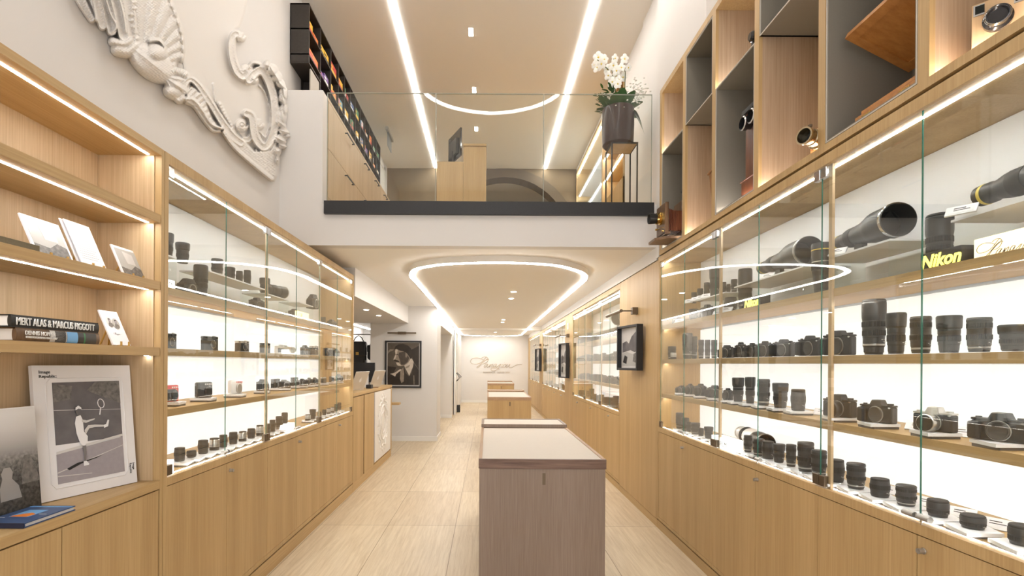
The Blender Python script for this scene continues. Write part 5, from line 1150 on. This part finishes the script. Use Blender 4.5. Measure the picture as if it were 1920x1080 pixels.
# cards on little brass easels
def easel_card(x0, x1, yt, yb, z, label, kind, X=XL-.075, n=1):
    p0 = atX(x0, yb, X); p1 = atX(x1, yb, X); w_ = p1.y-p0.y; pm = (p0.y+p1.y)/2; hh = (atX((x0+x1)/2, yt, X-.05).z-z)
    e = thing('card_easel', f'small brass easel holding the {label}', 'easel', (X, pm, z))
    m = MB(); k = w_*.22
    for sy in (-1, 1):
        m.box(.0, .022, sy*k-.004, sy*k+.004, 0, .004).box(.018, .022, sy*k-.004, sy*k+.004, .004, .02).box(-.07, 0, sy*k-.004, sy*k+.004, 0, .004)
        m.tube([(-.07, sy*k*1.1, .0), (-.045, sy*k*.3, hh*.6)], .004, 6)
        m.tube([(.004, sy*k, .002), (-.042, sy*k*.3, hh*.6)], .003, 6)
    obj('frame', m, 'easel_brass', e)
    M = frame_m((0, 0, 0), (0, 1, 0), Vector((-.40, 0, .92)))
    for q in range(n):
        c = thing('photo_card', label if q == 0 else f'back card behind the {label}', 'card', (X+.008-q*.010, pm-w_/2-q*.008, z+.005))
        lw, lh = w_, hh/.92
        m = MB(); m.M = M; m.box(0, lw, 0, lh, -.006 if n == 1 else -.003, 0); obj('sheet', m, 'card', c)
        if q: continue
        if kind == 'photo': flat(c, M, [([(lw*.06, lh*.08), (lw*.94, lh*.08), (lw*.94, lh*.92), (lw*.06, lh*.92)], 'photo_sky', 'printed_photo'), ([(lw*.06, lh*.08), (lw*.94, lh*.08), (lw*.94, lh*.35), (lw*.7, lh*.42), (lw*.45, lh*.25), (lw*.06, lh*.3)], 'photo_speck', 'printed_photo'), ([(lw*.4, lh*.45), (lw*.75, lh*.45), (lw*.75, lh*.8), (lw*.35, lh*.85)], 'photo_light', 'printed_photo')])
        if kind == 'text':
            m = MB(); m.M = M
            for i in range(14): m.box(lw*.12, lw*(.8+.06*math.sin(i*2.3)), lh*(.86-.052*i), lh*(.864-.052*i), .0002, .0006)
            obj('printed_lines', m, 'ink_grey', c)
        if kind == 'heads':
            hd = []
            for cx, cy in ((.33, .66), (.64, .63)):
                hd += [(ell(lw*cx, lh*cy, lw*.19, lh*.16), 'photo_light' if cx < .5 else 'photo_sky', 'oval_portrait'), ([(lw*(cx+a), lh*(cy+b_)) for a, b_ in [(-.12, -.11), (.0, -.155), (.13, -.10), (.10, -.03), (.03, .0), (-.05, .0), (-.10, -.05)]], 'photo_speck', 'oval_portrait'),
                       (ell(lw*cx, lh*(cy+.045), lw*.062, lh*.06), 'court', 'oval_portrait'), ([(lw*(cx+a), lh*(cy+b_)) for a, b_ in [(-.07, .05), (-.05, .11), (.05, .115), (.075, .05), (.05, .08), (-.04, .08)]], 'photo_dark', 'oval_portrait'), ([(lw*(cx+a), lh*(cy+b_)) for a, b_ in [(-.035, .02), (.035, .02), (.03, .008), (-.03, .008)]], 'photo_dark', 'oval_portrait')]
            flat(c, M, hd)
            script(lw*.28, lh*.36, lw*.42/1108, M @ Matrix.Translation((0, 0, .0006)), .0003, 'script', 'ink_grey', c)
easel_card(64, 136, 421, 486, 1.8065, 'wide card with a pale studio interior photo', 'photo')
easel_card(152, 198, 428, 502, 1.8065, 'tall white card printed with text lines', 'text', n=2)
easel_card(229, 272, 473, 522, 1.8065, 'small card with a crowd photo, nearest the showcase', 'photo')
easel_card(209, 242, 588, 648, 1.5085, 'white card with two oval portrait heads', 'heads')

# ------------------------------------------------------------------ cubby contents
zb = 2.456; zf = 2.441
# bellows camera in the farthest box
t = thing('bellows_camera', 'antique wooden bellows camera with brass lens jutting from the farthest grey box', 'camera', (1.50, 4.22, zb), 0)
m = MB(); m.M = Matrix.Rotation(math.radians(0), 4, 'Z')
obj('baseboard', MB().box(-.11, .16, -.13, .11, .0, .022), 'honey_dark', t, bevel=.003) if 'honey_dark' in MATS else None
plain('honey_dark', (.22, .10, .035), .35, noise=.4, nscale=15)
obj('baseboard', MB().prism([(-.14, -.05), (-.05, -.13), (.16, -.13), (.16, .11), (-.14, .11)], 0, .022), 'old_wood', t, bevel=.003)
obj('front_standard', MB().box(-.075, -.045, -.11, .10, .045, .30).box(-.075, -.035, -.115, .105, .04, .06), 'old_wood', t, bevel=.003)
bl = MB()
for i in range(9): k = .085-.002*i; bl.box(-.045+.013*i, -.036+.013*i, -k, k, .075, .075+2*k+.01)
obj('bellows', bl.box(-.045, .075, -.07, .07, .085, .24), 'mahogany', t)
obj('rear_standard', MB().box(.075, .115, -.12, .11, .03, .33), 'old_wood', t, bevel=.003)
RX = Matrix.Rotation(-PI/2, 4, 'Y')
obj('lens_flange', MB().lathe([(.052, 0), (.052, .012), (.04, .016), (.04, .03), (.046, .032), (.046, .04)], 24, Matrix.Translation((-.075, -.01, .19)) @ RX), 'brass', t, smooth=True)
obj('lens_hood', MB().lathe([(.036, .03), (.040, .04), (.044, .085), (.044, .10), (.038, .102), (.034, .08)], 24, Matrix.Translation((-.075, -.01, .19)) @ RX), 'ink', t, smooth=True)
obj('fittings', MB().tube([(-.08, -.09, .1), (-.082, .0, .115), (-.08, .08, .12)], .003, 6).cyl((-.08, -.09, .07), (-.095, -.09, .07), .008).cyl((-.08, .07, .12), (-.095, .07, .12), .008), 'brass', t)
one('black_box', MB().box(-.07, .08, -.07, .07, 0, .10).box(-.08, .09, -.08, .08, .10, .115), 'black_paint', 'small black antique box deep in the farthest grey box', 'box', loc=(1.64, 4.06, zb+.28), bevel=.002)
one('wooden_stand', MB().box(-.11, .11, -.10, .05, 0, .25).box(-.12, .12, -.11, .06, .25, .28), 'greige', 'grey plinth under the small black box behind the bellows camera', 'stand', loc=(1.69, 4.08, zb))
# wooden viewer, second bay
t = thing('folding_viewer', 'angled brown wooden viewer in the second bay of the cubby shelves', 'antique', (1.56, 3.53, zf))
PX = Matrix(((0, 0, 1, 0), (1, 0, 0, 0), (0, 1, 0, 0), (0, 0, 0, 1)))     # poly (y, z) extruded along x
obj('body', MB().prism([(.13, .36), (-.04, .385), (-.04, 0), (.03, 0), (.09, .19)], .02, .17, PX), 'honey_dark', t, bevel=.003)
obj('lid', MB().prism([(.135, .362), (-.045, .388), (-.045, .398), (.14, .372)], .01, .18, PX), 'honey_dark', t)
t = thing('small_frame', 'small upright metal frame inside the upper grey box of the second bay', 'frame', (1.58, 3.51, 3.299))
for dx, dy in ((0, 0), (.03, -.03)):
    obj('frame', MB().box(-.045+dx, -.04+dx, .0+dy, .006+dy, 0, .15).box(.04+dx, .045+dx, dy, .006+dy, 0, .15).box(-.045+dx, .045+dx, dy, .006+dy, .144, .15).box(-.045+dx, .045+dx, dy, .006+dy, 0, .006), 'greige', t)
# stereo camera, third bay
t = thing('stereo_camera', 'tall reddish wooden stereo viewer with two black lenses in the third bay', 'antique', (1.66, 3.02, zb))
obj('body', MB().box(-.085, .10, -.09, .11, .02, .52), 'mahogany', t, bevel=.003); obj('base', MB().box(-.105, .12, -.10, .12, 0, .105).box(-.11, .12, -.105, .13, .105, .112), 'mahogany', t, bevel=.002)
obj('roof', MB().box(-.10, .12, -.10, .13, .52, .545), 'black_paint', t)
for y in (-.045, .05): obj('eyepiece', MB().lathe([(.034, 0), (.034, .02), (.040, .025), (.040, .05), (.032, .052), (.030, .03)], 24, Matrix.Translation((-.085, y, .44)) @ RX), 'lens_gloss', t, smooth=True)
for y in (-.045, .05): obj('eyepiece_rim', MB().lathe([(.041, .047), (.0425, .05), (.036, .054)], 24, Matrix.Translation((-.085, y, .44)) @ RX, True), 'chrome', t, smooth=True)
t = thing('folding_camera', 'small dark folding camera standing on top of the third grey box', 'camera', (1.57, 2.955, 3.288))
obj('body', MB().box(-.03, .03, -.06, .05, 0, .10), 'cam_leather', t, bevel=.004); obj('finder', MB().box(-.01, .0, -.03, -.02, .1, .16).box(-.015, .01, -.035, -.015, .15, .165), 'chrome', t); obj('lens_front', MB().lathe([(.03, 0), (.03, .03), (.02, .04)], 16, Matrix.Translation((-.03, -.01, .05)) @ RX), 'lens_gloss', t)
# brass lens, fourth bay
t = thing('brass_lens', 'antique brass lens on a small wooden board at the fourth bay edge', 'lens', (1.53, 2.40, zf))
obj('lens_board', MB().box(.02, .035, -.06, .06, 0, .125), 'honey_wood', t)
M = Matrix.Translation((.02, 0, .066)) @ Matrix.Rotation(math.radians(22), 4, 'Z') @ RX
obj('barrel', MB().lathe([(.046, 0), (.046, .015), (.038, .02), (.038, .05), (.034, .055), (.036, .085), (.04, .09), (.04, .1), (.033, .1), (.03, .07)], 28, M), 'bronze_bright', t, smooth=True) if 'bronze_bright' in MATS else None
plain('bronze_bright', (.42, .34, .22), .25, metal=1)
obj('barrel', MB().lathe([(.046, 0), (.046, .015), (.038, .02), (.038, .05), (.034, .055), (.036, .085), (.04, .09), (.04, .1), (.033, .1), (.03, .07)], 28, M), 'bronze_bright', t, smooth=True)
obj('front_element', MB().lathe([(.032, .07), (.001, .074)], 24, M), 'front_glass', t); obj('pinion_knob', MB().cyl((-.02, 0, .105), (-.02, 0, .13), .006).cyl((-.02, 0, .125), (-.02, 0, .133), .010), 'bronze', t)
# large tilted plate holder, fifth bay
t = thing('tilted_plan_desk', 'large honey wood tilting easel panel inside the fifth dark grey box', 'antique', (1.545, 1.825, zb))
obj('base_frame', MB().box(0, .02, .0, .33, 0, .03).box(.24, .26, .0, .33, 0, .03).box(.02, .24, .0, .02, 0, .03).box(.02, .24, .31, .33, 0, .03).box(.005, .255, .0, .30, .034, .046), 'honey_wood', t)
M = frame_m((.01, .405, .42), (0, -1, 0), (.28, 0, -.145)); m = MB(); m.M = M; m.box(0, .41, 0, .315, 0, .016); obj('panel', m, 'honey_wood', t)
m = MB(); m.M = M; m.box(0, .41, 0, .04, .016, .022).box(0, .41, .275, .315, .016, .022).box(0, .04, .04, .275, .016, .022).box(.37, .41, .04, .275, .016, .022); m.box(0, .41, 0, .04, -.006, 0).box(0, .41, .275, .315, -.006, 0).box(0, .04, .04, .275, -.006, 0).box(.37, .41, .04, .275, -.006, 0); obj('panel_frame', m, 'honey_wood', t)
obj('strut', MB().tube([(.24, .06, .03), (.25, .09, .30)], .007, 8), 'ink', t); obj('brass_plates', MB().box(-.002, 0, .05, .10, .01, .022).box(-.002, 0, .24, .29, .01, .022), 'brass', t)
# pale wooden camera, sixth bay
t = thing('wooden_camera', 'pale wooden box camera with black lens and finder windows in the nearest bay', 'camera', (1.60, 1.60, zf), -math.radians(45))
obj('body', MB().box(-.065, .065, .0, .12, 0, .165), 'pale_wood', t, bevel=.003); obj('front_board', MB().box(-.035, .03, -.008, .0, .0, .16), 'print_white' if False else 'pale_wood', t)
LY = lambda z, k=0: Matrix.Translation((-.005, -.008, z)) @ Matrix.Rotation(PI/2, 4, 'X')
obj('lens_plate', MB().lathe([(.036, 0), (.036, .014), (.03, .02), (.029, .034), (.031, .037), (.025, .038), (.022, .028)], 32, LY(.088)), 'lens_gloss', t, smooth=True)
obj('lens_rim', MB().lathe([(.0305, .03), (.032, .034), (.028, .039)], 32, LY(.088), True), 'chrome', t, smooth=True)
for x in (-.045, .045): obj('finder_window', MB().box(x-.016, x+.016, -.005, 0, .125, .158), 'satin', t); obj('finder_glass', MB().box(x-.012, x+.012, -.007, -.004, .129, .154), 'front_glass', t)
obj('clasps', MB().cyl((-.01, -.008, .033), (-.01, -.02, .033), .009).cyl((.018, -.008, .033), (.018, -.016, .033), .006).box(-.05, -.025, -.011, -.008, .02, .025).box(.02, .05, -.011, -.008, .035, .04), 'chrome', t)

# ------------------------------------------------------------------ counter top, office, portrait, wall pictures
def laptop(x, y, rz, label):
    t = thing('laptop', label, 'laptop', (x, y, 1.1055), rz)
    obj('base', MB().box(-.16, .16, 0, .22, 0, .014), 'alu', t, bevel=.003)
    M = Matrix.Translation((0, .0, .014)) @ Matrix.Rotation(math.radians(-14), 4, 'X'); 
    m = MB(); m.M = Matrix.Translation((0, 0, .012)) @ Matrix.Rotation(math.radians(20), 4, 'X') @ Matrix.Scale(1, 4); m.box(-.16, .16, -.007, 0, 0, .235)
    l = obj('lid', m, 'alu', t, bevel=.003)
    Ml = Matrix.Translation((0, 0, .012)) @ Matrix.Rotation(math.radians(20), 4, 'X') @ frame_m((0, -.0076, .12), (1, 0, 0), (0, 0, 1))
    obj('emblem', MB().prism([(-.004, -.022), (.008, -.024), (.02, -.014), (.024, .0), (.018, .004), (.015, .012), (.022, .018), (.012, .024), (0, .02), (-.014, .024), (-.024, .012), (-.024, -.008), (-.014, -.024)], 0, .0006, Ml).prism([(.0, .026), (.003, .036), (.012, .042), (.010, .031)], 0, .0006, Ml), 'print_white', l)
laptop(-1.60, 6.28, math.radians(74), 'open silver laptop seen from behind, nearer the glass showcase')
laptop(-1.585, 7.22, math.radians(74), 'open silver laptop seen from behind, closer to the portrait')
one('card_terminal', MB().box(-.035, .035, -.06, .06, 0, .05), 'black_paint', 'small black payment terminal between the two laptops', 'device', loc=(-1.56, 6.78, 1.1055), bevel=.006)
one('leaflet_holder', MB().box(-.05, .05, -.01, .01, 0, .17).box(-.05, .05, -.03, .03, 0, .01), 'acrylic', 'clear leaflet holder behind the deeper laptop', 'holder', loc=(-1.68, 7.02, 1.1055))
one('paper_note', MB().box(-.05, .05, -.035, .035, 0, .006), 'brown_leather', 'small brown folded item at the counter edge before the deeper laptop', 'accessory', loc=(-1.54, 7.02, 1.1055))
one('monitor', MB().box(-.2, .2, -.02, .02, .05, .34).box(-.03, .03, -.02, .02, 0, .05).box(-.1, .1, -.08, .08, 0, .01), 'black_paint', 'black screen behind the laptops on the counter', 'monitor', loc=(-1.86, 7.56, 1.1055))
t = thing('bag_rail', 'thin metal rail holding bags in the office beyond the counter', 'rail', (-2.6, 10.4, 0))
obj('bar', MB().cyl((-.5, 0, 2.02), (.5, 0, 2.02), .012), 'satin', t); obj('post', MB().cyl((-.5, 0, 0), (-.5, 0, 2.02), .012), 'satin', t); obj('post', MB().cyl((.5, 0, 0), (.5, 0, 2.02), .012), 'satin', t)
def bag(x, y, z, w_, h, mat, label):
    t = thing('camera_bag', label, 'bag', (x, y, z))
    obj('body', MB().box(-w_/2, w_/2, -.09, .09, -h, 0), mat, t, bevel=.05); obj('flap', MB().box(-w_/2-.004, w_/2+.004, -.10, .0, -h*.5, .006), mat, t, bevel=.03)
    obj('strap', MB().tube([(-w_*.35, 0, -.03), (-w_*.2, 0, .08), (0, 0, .13), (w_*.2, 0, .08), (w_*.35, 0, -.03)], .01, 6), mat, t); obj('buckle', MB().box(-.03, .03, -.106, -.1, -h*.45, -h*.35), 'brass', t)
bag(-2.62, 10.4, 1.87, .34, .60, 'lens_gloss', 'big black leather bag hanging on the office rail')
bag(-2.32, 10.4, 1.80, .22, .30, 'black_paint', 'small black bag with brass buckle beside the big black bag')
bag(-2.55, 10.42, 1.13, .30, .24, 'brown_leather', 'brown leather bag below the big black bag'); 
one('stool_rack', MB().box(-.3, .3, -.15, .15, 0, .88), 'old_wood', 'low dark chest under the brown bag in the office', 'cabinet', loc=(-2.6, 10.42, 0))
# portrait
t = thing('framed_portrait', 'large black-framed sepia portrait of a man in profile on the white pier', 'picture', (-1.892, 9.478, .985))
W, Hh = .674, .872
obj('frame', MB().box(0, W, -.035, 0, 0, .03).box(0, W, -.035, 0, Hh-.03, Hh).box(0, .03, -.035, 0, .03, Hh-.03).box(W-.03, W, -.035, 0, .03, Hh-.03), 'black_paint', t, bevel=.002)
obj('backing', MB().box(.03, W-.03, -.012, -.004, .03, Hh-.03), 'photo_light', t)
M = frame_m((0, -.0122, 0), (1, 0, 0), (0, 0, 1))
Q = lambda pts: [((x-445)/370*W, (688-y)/478*Hh) for x, y in pts]       # sketch units of the enlarged portrait
dk = 'sepia_dark'; plain('sepia_dusk', (.075, .058, .045), .4, noise=.5, nscale=14); plain('sepia_dark', (.03, .022, .016), .35, noise=.7, nscale=9); plain('sepia_mid', (.10, .08, .06), .35, noise=.4, nscale=12); plain('sepia_light', (.55, .48, .40), .4, noise=.25, nscale=25); plain('sepia_half', (.27, .22, .17), .4, noise=.4, nscale=20)
flat(t, M, [(Q([(470, 660), (790, 660), (790, 232), (470, 232)]), 'sepia_mid', 'printed_photo'),
  (Q([(712, 300), (790, 260), (790, 500), (735, 420), (715, 360)]), dk, 'background_dark'), (Q([(470, 470), (560, 480), (520, 560), (470, 640)]), dk, 'background_dark'),
  (Q([(548, 285), (545, 320), (550, 352), (538, 382), (528, 400), (534, 408), (545, 410), (545, 424), (558, 432), (560, 446), (572, 462), (600, 470), (640, 462), (680, 432), (700, 395), (690, 330), (640, 290), (590, 270)]), 'sepia_half', 'face'),
  (Q([(538, 296), (548, 270), (580, 248), (625, 242), (672, 255), (706, 285), (722, 325), (722, 372), (706, 392), (690, 372), (672, 345), (655, 330), (632, 318), (600, 312), (575, 300), (560, 290), (552, 296)]), dk, 'hair'),
  (Q([(585, 330), (640, 320), (670, 350), (690, 385), (676, 425), (640, 455), (605, 455), (600, 425), (590, 395), (580, 360)]), 'sepia_dusk', 'cheek_shade'),
  (Q([(552, 298), (575, 304), (570, 322), (562, 345), (552, 352), (546, 320)]), 'sepia_light', 'forehead_light'), (Q([(548, 356), (560, 362), (548, 395), (530, 403), (536, 384)]), 'sepia_light', 'nose_light'),
  (Q([(532, 408), (548, 402), (575, 410), (596, 424), (575, 428), (552, 424), (540, 418)]), dk, 'moustache'), (Q([(558, 434), (576, 432), (590, 440), (612, 462), (580, 464), (566, 456)]), 'sepia_light', 'chin_light'),
  (Q([(556, 350), (572, 346), (584, 352), (570, 357)]), dk, 'eye'), (Q([(652, 335), (668, 338), (672, 362), (660, 385), (650, 370)]), 'sepia_half', 'ear'),
  (Q([(640, 462), (680, 434), (708, 388), (722, 398), (736, 425), (730, 470), (692, 566), (668, 520), (650, 486)]), 'sepia_light', 'collar_and_shirt'), (Q([(650, 478), (700, 452), (690, 478), (660, 492)]), 'sepia_half', 'collar_fold'),
  (Q([(736, 440), (790, 510), (790, 660), (478, 660), (476, 610), (490, 575), (545, 560), (596, 515), (640, 484), (655, 540), (690, 575), (715, 540), (730, 480)]), dk, 'jacket'),
  (Q([(602, 512), (632, 482), (640, 540), (636, 625), (612, 640), (598, 600)]), 'sepia_half', 'lapel_light'), (Q([(496, 548), (545, 535), (600, 498), (615, 505), (560, 548), (548, 575), (520, 556)]), 'sepia_light', 'hand_light'),
  (Q([(474, 315), (500, 296), (536, 300), (520, 312), (490, 325), (476, 345)]), 'sepia_half', 'background_light'), (Q([(735, 560), (742, 560), (745, 655), (738, 655)]), 'sepia_half', 'chair_edge')])
t = thing('picture_lamp', 'dark bronze bar lamp mounted on the pier above the large portrait', 'lamp', (-1.58, 9.48, 2.0))
obj('bar', MB().box(-.265, .265, -.05, -.03, -.013, .013), 'bronze', t); obj('mount', MB().box(-.075, .075, -.052, 0, -.024, .024), 'bronze', t)
# tilted pictures on the oak panels with arm lamps
def side_picture(y_near, y_far, z0, z1, xn, xf, label, kind):
    t = thing('framed_picture', label, 'picture', (xn, y_near, z0)); u = Vector((xf-xn, y_far-y_near, 0)); W = u.length; u.normalize(); h = z1-z0
    M = frame_m((0, 0, 0), -u, (0, 0, 1)) @ Matrix.Translation((-W, 0, 0))    # x from far to near, z = outward to aisle
    def B(nm, bx, mt, **k):
        m = MB(); m.M = M
        for q in bx: m.box(*q)
        return obj(nm, m, mt, t, **k)
    B('frame', [(0, W, 0, .022, -.02, .045), (0, W, h-.022, h, -.02, .045), (0, .022, .022, h-.022, -.02, .045), (W-.022, W, .022, h-.022, -.02, .045)], 'black_paint', bevel=.002)
    B('backing', [(.022, W-.022, .022, h-.022, -.015, .0)], 'photo_light'); B('wall_bracket', [(W*.3, W*.7, h*.3, h*.7, -.05, -.015)], 'black_paint')
    w2, h2 = W, h
    P_ = lambda pts: [(x*w2, y*h2) for x, y in pts]
    flat(t, M, [(P_([(.1, .62), (.3, .66), (.42, .6), (.55, .75), (.75, .85), (.9, .95), (.92, .45), (.7, .4), (.5, .45), (.1, .4)]), 'photo_mid', 'trees'), (P_([(.08, .1), (.92, .1), (.92, .42), (.6, .36), (.3, .42), (.08, .38)]), 'photo_sky', 'ground'),
                (P_([(.12, .18), (.3, .14), (.36, .3), (.22, .34)]), 'photo_dark', 'cart'), (P_([(.62, .2), (.8, .16), (.88, .3), (.82, .4), (.66, .36)]), 'photo_speck', 'cart')], .0004)
    return t
side_picture(4.90, 5.36, 1.385, 1.835, 1.475, 1.40, 'black deep-framed picture of carts and trees, tilted off the nearest oak panel', 0)
side_picture(9.30, 9.74, 1.185, 1.83, 1.475, 1.40, 'black deep-framed picture on the oak panel between first and second far showcases', 1)
side_picture(14.12, 14.56, 1.24, 1.87, 1.475, 1.40, 'small-looking black framed picture on the deepest oak panel', 2)
def arm_lamp(y, z, label):
    t = thing('picture_lamp', label, 'lamp', (XR, y, z))
    obj('mount', MB().box(-.055, .003, -.035, .035, -.035, .035), 'bronze', t, bevel=.002); obj('arm', MB().box(-.16, -.05, -.006, .006, -.006, .006), 'bronze', t)
    obj('head', MB().cyl((-.165, -.02, .0), (-.165, .60, -.0), .017, 14), 'bronze', t)
arm_lamp(5.17, 1.985, 'bronze arm lamp above the picture nearest the balcony'); arm_lamp(9.45, 1.97, 'bronze arm lamp above the middle tilted picture'); arm_lamp(14.35, 1.97, 'bronze arm lamp above the deepest tilted picture')
t = thing('thermostat', 'small white thermostat on the oak panel above the second arm lamp', 'thermostat', (XR, 9.55, 2.15))
obj('plate', MB().box(-.012, 0, -.05, .05, -.06, .06), 'white', t, bevel=.003); obj('screen', MB().box(-.014, -.012, -.03, .03, -.02, .035), 'greige', t)
# corridor showcase sliver and glazed door with black pulls
t = thing('display_case', 'narrow oak and glass wall case at the corridor opening', 'display case', (-1.25, 13.7, 0))
obj('carcass', MB().box(0, .28, 0, .62, 0, .9).box(0, .28, 0, .62, 2.15, 2.2).box(0, .02, 0, .62, .9, 2.15).box(.02, .28, .6, .62, .9, 2.15), 'oak', t)
for z in (1.2, 1.5, 1.8): obj('shelf', MB().box(.02, .27, 0, .6, z-.02, z), 'oak', t); obj('led_strip', MB().box(.24, .25, 0, .6, z-.026, z-.021), 'led', t)
obj('glass_door', MB().box(.285, .291, .0, .62, .92, 2.14), 'glass', t); obj('knob', MB().cyl((.28, .1, .85), (.3, .1, .85), .01), 'satin', t)
d2 = struct('door_2', MB().box(-.93, -.88, 14.36, 14.42, 0, 2.4).box(-.93, -.88, 15.3, 15.36, 0, 2.4).box(-.93, -.88, 14.42, 15.3, 2.3, 2.4).box(-.915, -.9, 14.42, 15.3, .0, 2.3), 'white')
obj('door_handle', MB().tube([(-.88, 14.6, 1.17), (-.79, 14.6, 1.05), (-.88, 14.6, .93)], .012, 6), 'black_paint', d2)
obj('door_handle', MB().tube([(-.88, 15.0, 1.17), (-.76, 15.0, 1.05), (-.88, 15.0, .93)], .012, 6), 'black_paint', d2)
one('door_stop', MB().box(-.05, .05, -.04, .04, 0, .22), 'black_paint', 'small black door closer at the foot of the corridor door', 'door hardware', loc=(-.84, 15.1, 0), bevel=.01)
